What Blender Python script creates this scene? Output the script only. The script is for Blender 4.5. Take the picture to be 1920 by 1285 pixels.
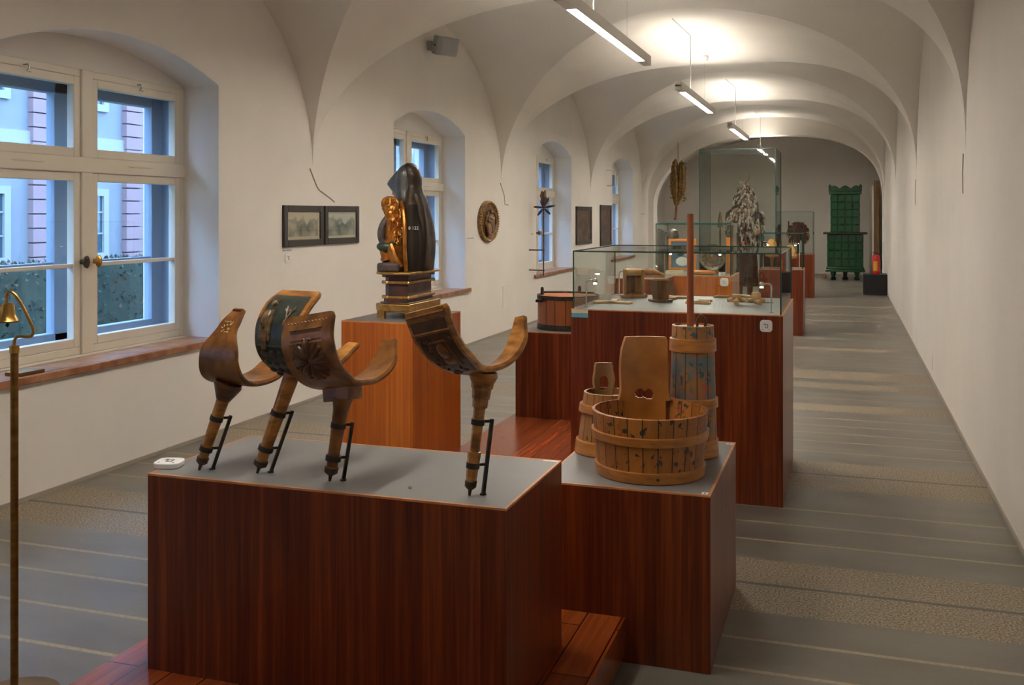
import bpy, math, random
from mathutils import Vector, Matrix
random.seed(7)
PI = math.pi
for o in list(bpy.data.objects): bpy.data.objects.remove(o)
S = bpy.context.scene
COL = S.collection
# ------------------------------------------------------------------ camera
F = 1867.0; YAW = math.atan(623 / F); HC = 1.6
ca, sa = math.cos(YAW), math.sin(YAW)
cd = bpy.data.cameras.new('camera'); cam = bpy.data.objects.new('camera', cd); COL.objects.link(cam)
cd.sensor_width = 36; cd.lens = 36 * F / 1920; cd.shift_y = -(642.5 - 400) / 1920
cd.clip_start = .05; cd.clip_end = 200
cam.location = (0, 0, HC); cam.rotation_euler = (PI / 2, 0, YAW)
S.camera = cam
# ------------------------------------------------------------------ view
S.view_settings.view_transform = 'Standard'; S.view_settings.look = 'None'
S.view_settings.gamma = 1; S.view_settings.use_curve_mapping = False
S.view_settings.exposure = 0.52
# ------------------------------------------------------------------ world: blue dusk sky
w = bpy.data.worlds.new('dusk_sky'); S.world = w; w.use_nodes = True
nt = w.node_tree; bg = nt.nodes['Background']
tc = nt.nodes.new('ShaderNodeTexCoord'); sp = nt.nodes.new('ShaderNodeSeparateXYZ'); rp = nt.nodes.new('ShaderNodeValToRGB')
nt.links.new(tc.outputs['Generated'], sp.inputs[0]); nt.links.new(sp.outputs['Z'], rp.inputs[0]); nt.links.new(rp.outputs[0], bg.inputs[0])
rp.color_ramp.elements[0].color = (.36, .59, .97, 1); rp.color_ramp.elements[1].color = (.30, .53, .97, 1)
bg.inputs[1].default_value = 10.0
# light levels of the lamps this room has
TUBE = 93.0; TUBE_UP = 37.0; SPOT = 60.0
LAMPC = (1.0, .915, .81)

# ------------------------------------------------------------------ measuring helpers
def onZ(u, v, Z):
    d = F * (HC - Z) / (v - 400); r = (u - 960) / F * d
    return (r * ca - d * sa, r * sa + d * ca)
RV = Vector((ca, sa, 0)); DV = Vector((-sa, ca, 0)); UP = Vector((0, 0, 1))
def at(u, v, d):
    return RV * ((u - 960) / F * d) + DV * d + UP * (HC - (v - 400) / F * d)

# ------------------------------------------------------------------ materials
MAT = {}
def mat(name, col, rough=.6, metal=0, col2=None, scale=(8, 8, 8), detail=4, bump=0, lo=.35, hi=.65, coat=0, emit=None, estr=0, bscale=None, spec=.5):
    m = bpy.data.materials.new(name); m.use_nodes = True; n = m.node_tree; b = n.nodes['Principled BSDF']
    b.inputs['Base Color'].default_value = (*col, 1); b.inputs['Roughness'].default_value = rough
    b.inputs['Metallic'].default_value = metal; b.inputs['Coat Weight'].default_value = coat
    b.inputs['Coat Roughness'].default_value = .15; b.inputs['Specular IOR Level'].default_value = spec
    if emit: b.inputs['Emission Color'].default_value = (*emit, 1); b.inputs['Emission Strength'].default_value = estr
    t = n.nodes.new('ShaderNodeTexCoord'); mp = n.nodes.new('ShaderNodeMapping'); n.links.new(t.outputs['Object'], mp.inputs[0])
    mp.inputs['Scale'].default_value = scale
    nz = n.nodes.new('ShaderNodeTexNoise'); nz.inputs['Scale'].default_value = 1; nz.inputs['Detail'].default_value = detail
    n.links.new(mp.outputs[0], nz.inputs['Vector'])
    if col2:
        r = n.nodes.new('ShaderNodeValToRGB'); n.links.new(nz.outputs[0], r.inputs[0])
        r.color_ramp.elements[0].position = lo; r.color_ramp.elements[1].position = hi
        r.color_ramp.elements[0].color = (*col, 1); r.color_ramp.elements[1].color = (*col2, 1)
        n.links.new(r.outputs[0], b.inputs['Base Color'])
    if bump:
        src = nz
        if bscale:
            src = n.nodes.new('ShaderNodeTexNoise'); src.inputs['Scale'].default_value = bscale; src.inputs['Detail'].default_value = 5
            n.links.new(t.outputs['Object'], src.inputs['Vector'])
        bp = n.nodes.new('ShaderNodeBump'); bp.inputs['Strength'].default_value = bump; bp.inputs['Distance'].default_value = .01
        n.links.new(src.outputs[0], bp.inputs['Height']); n.links.new(bp.outputs[0], b.inputs['Normal'])
    MAT[name] = m; return m
def glass(name, tint, refl=1.0):
    m = bpy.data.materials.new(name); m.use_nodes = True; n = m.node_tree; n.nodes.remove(n.nodes['Principled BSDF'])
    out = n.nodes['Material Output']; tr = n.nodes.new('ShaderNodeBsdfTransparent'); tr.inputs[0].default_value = (*tint, 1)
    gl = n.nodes.new('ShaderNodeBsdfGlossy'); gl.inputs['Roughness'].default_value = .02
    fr = n.nodes.new('ShaderNodeFresnel'); geo = n.nodes.new('ShaderNodeNewGeometry')
    ior = n.nodes.new('ShaderNodeMath'); ior.operation = 'MULTIPLY_ADD'; ior.inputs[1].default_value = 1 / 1.5 - 1.5; ior.inputs[2].default_value = 1.5   # same reflection from either face of a thin pane
    n.links.new(geo.outputs['Backfacing'], ior.inputs[0]); n.links.new(ior.outputs[0], fr.inputs[0])
    mx = n.nodes.new('ShaderNodeMixShader'); mu = n.nodes.new('ShaderNodeMath'); mu.operation = 'MULTIPLY'; mu.inputs[1].default_value = refl
    n.links.new(fr.outputs[0], mu.inputs[0]); n.links.new(mu.outputs[0], mx.inputs[0]); n.links.new(tr.outputs[0], mx.inputs[1]); n.links.new(gl.outputs[0], mx.inputs[2])
    n.links.new(mx.outputs[0], out.inputs[0]); MAT[name] = m; return m
def veneer(name, c1, c2, c3, axis='Z', rough=.33, k=1.0):
    """figured veneer: long grain along one axis"""
    m = bpy.data.materials.new(name); m.use_nodes = True; n = m.node_tree; b = n.nodes['Principled BSDF']
    t = n.nodes.new('ShaderNodeTexCoord'); mp = n.nodes.new('ShaderNodeMapping'); n.links.new(t.outputs['Object'], mp.inputs[0])
    mp.inputs['Scale'].default_value = {'Z': (62 * k, 62 * k, 1.3 * k), 'Y': (30 * k, 1.6 * k, 30 * k)}[axis]
    nz = n.nodes.new('ShaderNodeTexNoise'); nz.inputs['Detail'].default_value = 6; nz.inputs['Roughness'].default_value = .62; nz.inputs['Scale'].default_value = 1; nz.inputs['Distortion'].default_value = .35
    n.links.new(mp.outputs[0], nz.inputs['Vector'])
    mp2 = n.nodes.new('ShaderNodeMapping'); n.links.new(t.outputs['Object'], mp2.inputs[0])
    mp2.inputs['Scale'].default_value = {'Z': (7, 7, .35), 'Y': (7, .6, 7)}[axis]
    n2 = n.nodes.new('ShaderNodeTexNoise'); n2.inputs['Scale'].default_value = 1; n2.inputs['Detail'].default_value = 2; n.links.new(mp2.outputs[0], n2.inputs['Vector'])
    mx = n.nodes.new('ShaderNodeMix'); mx.inputs[0].default_value = .36
    n.links.new(nz.outputs[0], mx.inputs[2]); n.links.new(n2.outputs[0], mx.inputs[3])
    r = n.nodes.new('ShaderNodeValToRGB'); n.links.new(mx.outputs[0], r.inputs[0])
    e = r.color_ramp.elements; e[0].position = .38; e[0].color = (*c1, 1); e[1].position = .62; e[1].color = (*c3, 1)
    x = e.new(.5); x.color = (*c2, 1)
    n.links.new(r.outputs[0], b.inputs['Base Color']); b.inputs['Roughness'].default_value = rough
    b.inputs['Coat Weight'].default_value = .12; b.inputs['Coat Roughness'].default_value = .2
    MAT[name] = m; return m
def staved(name, c1, c2, n_st, dark=(.05, .02, .008), painted=None, rough=.5, wash=None):
    """turned body of upright staves: tone per stave, thin dark joints, optional painted flower patches"""
    m = bpy.data.materials.new(name); m.use_nodes = True; n = m.node_tree; L = n.links; b = n.nodes['Principled BSDF']; b.inputs['Roughness'].default_value = rough
    t = n.nodes.new('ShaderNodeTexCoord'); sp = n.nodes.new('ShaderNodeSeparateXYZ'); L.new(t.outputs['Object'], sp.inputs[0])
    def M(op, *a):
        x = n.nodes.new('ShaderNodeMath'); x.operation = op
        for i, v in enumerate(a):
            if isinstance(v, (int, float)): x.inputs[i].default_value = v
            else: L.new(v, x.inputs[i])
        return x.outputs[0]
    ang = M('MULTIPLY', M('ARCTAN2', sp.outputs[1], sp.outputs[0]), n_st / (2 * PI))
    fr = M('FRACT', ang); idx = M('FLOOR', ang)
    wn = n.nodes.new('ShaderNodeTexWhiteNoise'); wn.noise_dimensions = '1D'; L.new(idx, wn.inputs['W'])
    mp = n.nodes.new('ShaderNodeMapping'); mp.inputs['Scale'].default_value = (60, 60, 6); L.new(t.outputs['Object'], mp.inputs[0])
    nz = n.nodes.new('ShaderNodeTexNoise'); nz.inputs['Scale'].default_value = 1; nz.inputs['Detail'].default_value = 5; L.new(mp.outputs[0], nz.inputs['Vector'])
    f = M('ADD', M('MULTIPLY', wn.outputs[0], .45), M('MULTIPLY', nz.outputs[0], .6))
    r = n.nodes.new('ShaderNodeValToRGB'); L.new(f, r.inputs[0]); e = r.color_ramp.elements
    e[0].position = .25; e[0].color = (*c1, 1); e[1].position = .75; e[1].color = (*c2, 1)
    col = r.outputs[0]
    if wash:     # worn blue grey paint left in patches on the middle of the body
        n4 = n.nodes.new('ShaderNodeTexNoise'); n4.inputs['Scale'].default_value = 9; n4.inputs['Detail'].default_value = 6; L.new(t.outputs['Object'], n4.inputs['Vector'])
        zz_ = M('MULTIPLY', M('GREATER_THAN', sp.outputs[2], .10), M('LESS_THAN', sp.outputs[2], .41))
        rw = n.nodes.new('ShaderNodeValToRGB'); L.new(n4.outputs[0], rw.inputs[0]); rw.color_ramp.elements[0].position = .42; rw.color_ramp.elements[1].position = .55
        mw = n.nodes.new('ShaderNodeMix'); mw.data_type = 'RGBA'; L.new(M('MULTIPLY', zz_, rw.outputs[0]), mw.inputs[0]); L.new(col, mw.inputs[6]); mw.inputs[7].default_value = (*wash, 1); col = mw.outputs[2]
    if painted:
        n3 = n.nodes.new('ShaderNodeTexVoronoi'); n3.inputs['Scale'].default_value = painted[0]; L.new(t.outputs['Object'], n3.inputs['Vector'])
        nq = n.nodes.new('ShaderNodeTexNoise'); nq.inputs['Scale'].default_value = painted[0] * 2.2; nq.inputs['Detail'].default_value = 3; L.new(t.outputs['Object'], nq.inputs['Vector'])
        dist = M('ADD', n3.outputs['Distance'], M('MULTIPLY', M('SUBTRACT', nq.outputs[0], .5), 1.5))
        msk = M('MULTIPLY', M('LESS_THAN', dist, painted[1]), M('GREATER_THAN', nz.outputs[0], .42))
        rr = n.nodes.new('ShaderNodeValToRGB'); sc = n.nodes.new('ShaderNodeSeparateColor'); L.new(n3.outputs['Color'], sc.inputs[0]); L.new(sc.outputs[0], rr.inputs[0])
        rr.color_ramp.interpolation = 'CONSTANT'; ee = rr.color_ramp.elements
        ee[0].color = (*painted[2][0], 1); ee[1].color = (*painted[2][1], 1); ee[1].position = .35
        q = ee.new(.7); q.color = (*painted[2][2], 1)
        mx = n.nodes.new('ShaderNodeMix'); mx.data_type = 'RGBA'; L.new(msk, mx.inputs[0]); L.new(col, mx.inputs[6]); L.new(rr.outputs[0], mx.inputs[7]); col = mx.outputs[2]
    jm = M('MAXIMUM', M('LESS_THAN', fr, .05), M('GREATER_THAN', fr, .97))
    mx = n.nodes.new('ShaderNodeMix'); mx.data_type = 'RGBA'; L.new(jm, mx.inputs[0]); L.new(col, mx.inputs[6]); mx.inputs[7].default_value = (*dark, 1)
    L.new(mx.outputs[2], b.inputs['Base Color'])
    bp = n.nodes.new('ShaderNodeBump'); bp.inputs['Strength'].default_value = .3; bp.inputs['Distance'].default_value = .004; L.new(nz.outputs[0], bp.inputs['Height']); L.new(bp.outputs[0], b.inputs['Normal'])
    MAT[name] = m; return m

mat('plaster', (.80, .755, .69), .9, col2=(.84, .80, .735), scale=(1.3, 1.3, 1.3), bump=.12, bscale=30)
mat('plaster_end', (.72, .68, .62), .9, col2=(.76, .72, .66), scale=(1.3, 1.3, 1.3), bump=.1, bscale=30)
mat('concrete', (.145, .132, .110), .36, col2=(.195, .18, .15), scale=(1.7, 3.5, 1), detail=7, bump=.05, bscale=60)
mat('seam', (.34, .28, .19), .6, col2=(.42, .36, .26), scale=(60, 60, 60))
mat('aggregate', (.13, .105, .072), .5, col2=(.42, .34, .235), scale=(110, 110, 110), detail=2, lo=.38, hi=.64, bump=.25)
mat('dark_strip', (.11, .10, .09), .5)
veneer('veneer', (.070, .0085, .0018), (.135, .021, .0038), (.25, .050, .009))
veneer('veneer_light', (.36, .085, .008), (.45, .115, .012), (.56, .165, .02))
mat('laminate', (.185, .183, .18), .42, col2=(.205, .203, .20), scale=(3, 3, 3))
mat('edge_wood', (.62, .27, .10), .45, col2=(.5, .2, .07), scale=(20, 20, 3))
mat('window_paint', (.80, .74, .61), .35, col2=(.77, .70, .57), scale=(3, 3, 3))
mat('box_daylight', (.27, .34, .44), .5)  # pale sash box and outer frames, blue of the daylight put into the colour
glass('pane_glass', (.97, .985, .99), .65); glass('case_glass', (.963, .983, .970), 1.1)
mat('glass_edge', (.02, .09, .07), .15, spec=.8)
mat('sill_marble', (.24, .085, .035), .3, col2=(.46, .22, .11), scale=(9, 9, 9), detail=8)
mat('brass', (.60, .36, .10), .28, 1, col2=(.42, .24, .06), scale=(9, 9, 9))
mat('dark_brass', (.32, .18, .05), .42, 1, col2=(.20, .10, .03), scale=(5, 5, 30))
mat('iron', (.035, .032, .030), .5, .7, col2=(.07, .06, .05), scale=(30, 30, 30))
mat('rust_iron', (.06, .035, .02), .7, .3, col2=(.12, .08, .05), scale=(40, 40, 40), bump=.4)
mat('steel', (.75, .76, .76), .22, 1)
mat('white_plastic', (.82, .82, .79), .35)
mat('black_print', (.012, .012, .015), .5)
mat('glyph_blue', (.10, .16, .24), .5)
mat('lamp_metal', (.70, .67, .62), .45)
mat('tube_glow', (.9, .9, .85), .5, emit=LAMPC, estr=TUBE)
mat('tube_glow_up', (.9, .9, .85), .5, emit=LAMPC, estr=TUBE_UP)
mat('led_glow', (.9, .9, .85), .5, emit=(1, .97, .85), estr=60)
mat('grey_plastic', (.36, .37, .37), .5)
mat('old_wood', (.20, .072, .012), .28, col2=(.52, .23, .045), scale=(14, 14, 45), detail=6, bump=.25, coat=.25)
mat('old_wood_dark', (.055, .016, .004), .34, col2=(.13, .042, .010), scale=(18, 18, 30), detail=6, bump=.35, coat=.2)
mat('old_wood_brown', (.115, .042, .009), .30, col2=(.29, .118, .026), scale=(20, 20, 20), detail=6, bump=.3, coat=.25)
mat('carved_dark', (.035, .012, .004), .42, col2=(.09, .032, .010), scale=(40, 40, 40), bump=.3)
mat('green_black', (.016, .022, .018), .35, col2=(.045, .055, .042), scale=(30, 30, 30), bump=.3, coat=.3)
mat('worn_relief', (.05, .045, .03), .4, col2=(.28, .15, .05), scale=(60, 60, 60), bump=.3)
mat('pale_wood', (.60, .35, .15), .5, col2=(.80, .52, .26), scale=(12, 12, 40), bump=.2)
mat('box_wood', (.38, .18, .055), .5, col2=(.52, .28, .10), scale=(20, 20, 5), bump=.2)
mat('mid_wood', (.17, .075, .03), .45, col2=(.28, .13, .05), scale=(16, 16, 5), bump=.2)
mat('hoop_wood', (.32, .115, .02), .4, col2=(.48, .20, .042), scale=(14, 14, 50), bump=.2, coat=.2)
mat('board_wood', (.24, .075, .011), .4, col2=(.48, .20, .034), scale=(7, 7, 7), detail=7, bump=.2, coat=.25, lo=.3, hi=.7)
mat('grey_board_wood', (.24, .12, .045), .5, col2=(.34, .19, .08), scale=(14, 14, 5), bump=.2)
mat('dark_inside', (.12, .06, .025), .7)
mat('pole_wood', (.20, .045, .012), .35, col2=(.34, .10, .03), scale=(30, 30, 4), bump=.2)
staved('staves_tub', (.24, .075, .012), (.46, .18, .03), 24, painted=(32, .26, [(.04, .05, .05), (.05, .025, .012), (.30, .07, .03)]))
staved('staves_pail', (.22, .085, .02), (.38, .17, .045), 16, painted=(24, .13, [(.06, .04, .02), (.10, .05, .02), (.2, .08, .03)]))
staved('staves_churn', (.30, .13, .032), (.42, .20, .055), 12, painted=(30, .36, [(.12, .15, .14), (.06, .09, .11), (.45, .09, .04)]), wash=(.12, .15, .15))
staved('staves_vat', (.22, .055, .01), (.38, .11, .022), 18)
mat('veil', (.030, .036, .040), .33, col2=(.075, .085, .09), scale=(14, 14, 8), bump=.3, coat=.4)
mat('mantle', (.020, .011, .006), .42, col2=(.075, .045, .022), scale=(16, 16, 12), detail=7, bump=.5)
mat('hollow_shade', (.012, .008, .006), .8, col2=(.03, .018, .01), scale=(30, 30, 6), bump=.4)  # shade inside the statue's back, painted as a dark colour
mat('gilt', (.62, .27, .055), .30, .75, col2=(.36, .13, .025), scale=(22, 22, 22), bump=.25)
mat('gold_rail', (.58, .34, .10), .32, .8, col2=(.36, .19, .05), scale=(30, 30, 30))
mat('green_robe', (.02, .05, .03), .35, col2=(.05, .09, .055), scale=(20, 20, 20), coat=.3)
mat('stool_paint', (.05, .04, .05), .45, col2=(.13, .10, .10), scale=(20, 20, 20))
mat('plinth_paint', (.045, .03, .025), .4, col2=(.13, .045, .03), scale=(16, 16, 16))
mat('skin_paint', (.45, .24, .13), .4)
mat('frame_black', (.014, .012, .011), .3, coat=.4)
mat('paper', (.60, .52, .38), .7)
def print_mat(name, sky, mid, dark, sc):
    m = mat(name, dark, .4, col2=mid, scale=(sc, sc, sc), detail=7)
    n = m.node_tree; b = n.nodes['Principled BSDF']; L = n.links
    t = n.nodes.new('ShaderNodeTexCoord'); sp = n.nodes.new('ShaderNodeSeparateXYZ'); L.new(t.outputs['Generated'], sp.inputs[0])
    nz = [x for x in n.nodes if x.type == 'TEX_NOISE'][0]
    a = n.nodes.new('ShaderNodeMath'); a.operation = 'MULTIPLY_ADD'; L.new(nz.outputs[0], a.inputs[0]); a.inputs[1].default_value = -1.5; L.new(sp.outputs['Z'], a.inputs[2])
    r = n.nodes.new('ShaderNodeValToRGB'); L.new(a.outputs[0], r.inputs[0]); r.color_ramp.elements[0].position = -.0; r.color_ramp.elements[1].position = .12
    old = b.inputs['Base Color'].links[0].from_socket
    mx = n.nodes.new('ShaderNodeMix'); mx.data_type = 'RGBA'; L.new(r.outputs[0], mx.inputs[0]); L.new(old, mx.inputs[6]); mx.inputs[7].default_value = (*sky, 1)
    L.new(mx.outputs[2], b.inputs['Base Color'])
print_mat('print_sepia', (.60, .54, .40), (.50, .42, .30), (.10, .11, .09), 9)
print_mat('print_green', (.56, .57, .46), (.40, .40, .31), (.09, .11, .09), 8)
mat('painting_a', (.022, .010, .008), .3, col2=(.26, .12, .07), scale=(7, 7, 7), detail=6, lo=.42, hi=.75, coat=.3)
mat('painting_b', (.025, .012, .010), .3, col2=(.22, .07, .05), scale=(6, 6, 8), detail=6, lo=.45, hi=.75, coat=.3)
mat('relief_paint', (.05, .022, .012), .4, col2=(.30, .15, .05), scale=(22, 22, 22), detail=5, bump=.5)
mat('stove_green', (.004, .048, .016), .2, col2=(.006, .062, .020), scale=(6, 6, 6), coat=.6)
mat('dark_shelf', (.02, .02, .018), .35)
mat('black_paint', (.009, .008, .010), .5)
mat('red_paint', (.62, .015, .012), .25, coat=.5)
mat('yellow_label', (.75, .42, .04), .5)
mat('beam_wood', (.15, .085, .03), .6, col2=(.25, .15, .06), scale=(20, 20, 3))
mat('dried_gold', (.10, .055, .012), .6, col2=(.34, .19, .04), scale=(25, 25, 25), bump=.4)
mat('rag_pale', (.38, .30, .24), .9, col2=(.20, .14, .10), scale=(14, 14, 14))
mat('rag_white', (.50, .45, .39), .9)
mat('rag_dark', (.075, .060, .050), .9)
mat('rag_red', (.33, .03, .03), .9)
mat('rag_brown', (.28, .15, .08), .9, col2=(.16, .08, .04), scale=(12, 12, 12))
mat('skirt', (.035, .014, .010), .9, col2=(.06, .03, .022), scale=(12, 12, 6))
mat('fur_hat', (.52, .30, .10), .9, col2=(.36, .18, .05), scale=(30, 30, 30))
mat('fur_dark', (.05, .025, .018), .9, col2=(.10, .03, .02), scale=(20, 20, 20), bump=.6)
mat('orange_print', (.72, .23, .04), .5)
mat('pewter', (.30, .28, .25), .35, .8, col2=(.16, .14, .11), scale=(30, 30, 30), bump=.6)
mat('teal_print', (.10, .42, .52), .5)
mat('cream_print', (.72, .60, .45), .6)
mat('facade', (.155, .162, .18), .9, col2=(.17, .178, .195), scale=(1, 1, 1))
mat('facade_white', (.24, .24, .245), .8)
mat('facade_pink', (.245, .15, .155), .9, col2=(.225, .138, .143), scale=(2, 2, 2))
mat('facade_glass', (.03, .07, .09), .1)
mat('hedge_leaf', (.006, .018, .009), .8, col2=(.022, .035, .018), scale=(9, 9, 9))
mat('hedge_red', (.09, .04, .025), .6)
mat('lawn', (.03, .06, .025), .9, col2=(.05, .09, .035), scale=(8, 8, 8))
mat('crack', (.33, .29, .24), .9)

# ------------------------------------------------------------------ mesh builder
class MB:
    def __init__(s): s.v = []; s.f = []; s.m = []; s.mats = []; s.cur = 0
    def use(s, name):
        if name not in s.mats: s.mats.append(name)
        s.cur = s.mats.index(name); return s
    def face(s, idx): s.f.append(idx); s.m.append(s.cur)
    def add(s, vs, fs, X=None):
        b = len(s.v)
        for p in vs:
            p = Vector(p); s.v.append(X @ p if X is not None else p)
        for f in fs: s.face([b + i for i in f])
    def box(s, x0, x1, y0, y1, z0, z1, X=None):
        s.add([(x, y, z) for z in (z0, z1) for y in (y0, y1) for x in (x0, x1)],
              [(0, 2, 3, 1), (4, 5, 7, 6), (0, 1, 5, 4), (2, 6, 7, 3), (0, 4, 6, 2), (1, 3, 7, 5)], X); return s
    def prism(s, pts, y0, y1, X=None):
        """outline in xz, extruded along y"""
        n = len(pts)
        s.add([(p[0], y0, p[1]) for p in pts] + [(p[0], y1, p[1]) for p in pts],
              [tuple(range(n)), tuple(range(2 * n - 1, n - 1, -1))] + [(i, i + n, (i + 1) % n + n, (i + 1) % n) for i in range(n)], X); return s
    def slab(s, pts, z0, z1, X=None):
        """outline in xy, extruded along z"""
        n = len(pts)
        s.add([(p[0], p[1], z0) for p in pts] + [(p[0], p[1], z1) for p in pts],
              [tuple(range(n - 1, -1, -1)), tuple(range(n, 2 * n))] + [(i, (i + 1) % n, (i + 1) % n + n, i + n) for i in range(n)], X); return s
    def lathe(s, prof, n=32, X=None, sx=1, sy=1):
        """prof: (r, z) list; closes on axis where r == 0"""
        rings = []; vs = []; fs = []
        for r, z in prof:
            if r < 1e-6: rings.append([len(vs)]); vs.append((0, 0, z))
            else:
                rings.append(list(range(len(vs), len(vs) + n)))
                vs += [(r * sx * math.cos(2 * PI * i / n), r * sy * math.sin(2 * PI * i / n), z) for i in range(n)]
        for a, b in zip(rings, rings[1:]):
            for i in range(n):
                j = (i + 1) % n
                if len(a) == 1 and len(b) == 1: continue
                if len(a) == 1: fs.append((a[0], b[j], b[i]))
                elif len(b) == 1: fs.append((a[i], a[j], b[0]))
                else: fs.append((a[i], a[j], b[j], b[i]))
        s.add(vs, fs, X); return s
    def tube(s, pts, r, n=10, X=None, cap=True, flat=1.0):
        pts = [Vector(p) for p in pts]; rs = r if isinstance(r, (list, tuple)) else [r] * len(pts)
        T = [(pts[min(i + 1, len(pts) - 1)] - pts[max(i - 1, 0)]).normalized() for i in range(len(pts))]
        up = Vector((0, 0, 1)) if abs(T[0].z) < .9 else Vector((1, 0, 0)); vs = []; fs = []
        a = T[0].cross(up).normalized()
        for i, p in enumerate(pts):
            a = (a - T[i] * a.dot(T[i])).normalized(); b = T[i].cross(a)
            vs += [p + (a * math.cos(2 * PI * k / n) + b * math.sin(2 * PI * k / n) * flat) * rs[i] for k in range(n)]
        for i in range(len(pts) - 1):
            for k in range(n):
                j = (k + 1) % n; fs.append((i * n + k, i * n + j, (i + 1) * n + j, (i + 1) * n + k))
        if cap: fs.append(tuple(range(n - 1, -1, -1))); fs.append(tuple((len(pts) - 1) * n + k for k in range(n)))
        s.add(vs, fs, X); return s
    def ball(s, c, r, n=16, X=None):
        r = r if isinstance(r, (list, tuple)) else (r, r, r); k = n // 2
        Y = Matrix.Translation(c) @ Matrix.Diagonal((r[0], r[1], r[2], 1))
        if X is not None: Y = X @ Y
        s.lathe([(math.sin(PI * i / k) if 0 < i < k else 0, -math.cos(PI * i / k)) for i in range(k + 1)], n, Y); return s
    def build(s, name, m=None, parent=None, sharp=35, bevel=0, loc=None):
        me = bpy.data.meshes.new(name); me.from_pydata([tuple(p) for p in s.v], [], s.f)
        names = s.mats or [m]
        for k in names: me.materials.append(MAT[k])
        if s.mats: me.polygons.foreach_set('material_index', s.m)
        me.polygons.foreach_set('use_smooth', [True] * len(me.polygons)); me.update()
        try: me.set_sharp_from_angle(angle=math.radians(sharp))
        except Exception: pass
        o = bpy.data.objects.new(name, me); COL.objects.link(o)
        if parent: o.parent = parent
        if loc: o.location = loc
        if bevel:
            b = o.modifiers.new('bevel', 'BEVEL'); b.width = bevel; b.segments = 2; b.limit_method = 'ANGLE'; b.angle_limit = .6
        return o
def thing(name, label, cat, loc=(0, 0, 0), rz=0, group=None):
    o = bpy.data.objects.new(name, None); COL.objects.link(o); o.location = loc; o.rotation_euler = (0, 0, rz); o.empty_display_size = .1
    o['label'] = label; o['category'] = cat
    if group: o['group'] = group
    return o
def tag(o, label, cat, group=None):
    o['label'] = label; o['category'] = cat
    if group: o['group'] = group
    return o
def struct(o, label=None):
    o['kind'] = 'structure'
    if label: o['label'] = label
    return o
def copy_tree(o, parent=None):
    c = o.copy(); COL.objects.link(c); c.parent = parent
    for ch in list(o.children): copy_tree(ch, c)
    return c
def boxpart(name, m, parent, x0, x1, y0, y1, z0, z1, bevel=0):
    return MB().box(x0, x1, y0, y1, z0, z1).build(name, m, parent, bevel=bevel)
def spline(P, n=8):
    P = [Vector(p) for p in P]; Q = [P[0] * 2 - P[1]] + P + [P[-1] * 2 - P[-2]]; out = []
    for i in range(1, len(Q) - 2):
        for k in range(n):
            t = k / n; a, b, c, d = Q[i - 1:i + 3]
            out.append(.5 * ((2 * b) + (c - a) * t + (2 * a - 5 * b + 4 * c - d) * t * t + (3 * b - a - 3 * c + d) * t ** 3))
    out.append(P[-1]); return out

# ================================================================== THE ROOM
XL, XR = -4.32, .80; XC = (XL + XR) / 2; HW = (XR - XL) / 2
SPR = [-2.35, 2.6, 7.55, 12.5, 17.4, 22.2]; YEND = 22.95
ZS = 2.0; HL = 1.75; HT = 1.72; HP = .07
def Lz(x):
    p = 1.98 if x < XC else 2.5     # the aisle side of the vault has the fuller shoulder
    t = min(1, abs((x - XC) / HW)); return ZS + HL * (1 - t ** p) ** (1 / p)
# floor strips
agg = [(-1.3, -.7), (1.35, 1.95), (4.10, 4.73), (6.04, 6.71), (8.42, 8.75), (9.52, 9.85), (10.06, 10.62), (12.2, 12.44), (13.89, 14.03), (15.5, 15.62), (16.4, 16.55), (17.9, 18.1), (19.6, 19.75), (22, 22.2), (24.2, 24.35)]
dark = [(4.40, 4.425), (6.37, 6.395), (1.64, 1.665)]
seams = [-.3, 0, .3, .6, .9, 1.2, 2.35, 2.65, 2.95, 3.25, 3.555, 3.82, 5.0, 5.29, 5.58, 6.98, 7.30, 7.58, 7.85, 8.12, 9.0, 9.24, 10.95, 11.25, 11.55, 11.85, 12.9, 13.3, 14.6, 15.1, 17.0, 18.7]
cuts = []
for a, b in agg: cuts.append((a, b, 'aggregate'))
for y in seams: cuts.append((y, y + .022, 'seam'))
base = sorted(cuts); segs = []; y = -2.6
for a, b, m in base:
    if a > y: segs.append((y, a, 'concrete'))
    segs.append((a, b, m)); y = b
segs.append((y, 28.2, 'concrete'))
out = []
for a, b, m in segs:
    dk = [d for d in dark if a < d[0] < b]
    if dk: out += [(a, dk[0][0], m), (dk[0][0], dk[0][1], 'dark_strip'), (dk[0][1], b, m)]
    else: out.append((a, b, m))
fl = MB()
for a, b, m in out: fl.use(m).box(-5.4, 1.9, a, b, -.12, 0)
struct(fl.build('floor'), 'grey concrete floor with pale seams and pebbled cross bands')

# vault: longitudinal barrel and cross barrels, with the groins along mesh edges
NX = 72
xs = [XC - HW * math.cos(PI * i / NX) for i in range(NX + 1)]
vt = MB(); vt.use('plaster')
def gfun(x, a, full):
    q = Lz(x) - ZS; lo, hi = 0.0, 1.0
    for _ in range(40):
        t = (lo + hi) / 2
        if HT * math.sqrt(1 - t * t) + HP * (1 - t) > q: lo = t
        else: hi = t
    return a * (1 - lo)
def Tz(y, yc, a):
    t = min(1, abs((y - yc) / a)); return ZS + HT * math.sqrt(max(0, 1 - t * t)) + HP * (1 - t)
def add_grid(rows, closed=False):
    b = len(vt.v); nx = len(rows[0])
    for r in rows: vt.v += [Vector(p) for p in r]
    for j in range(len(rows) - 1):
        for i in range(nx - 1):
            vt.face([b + j * nx + i, b + (j + 1) * nx + i, b + (j + 1) * nx + i + 1, b + j * nx + i + 1])
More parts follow.
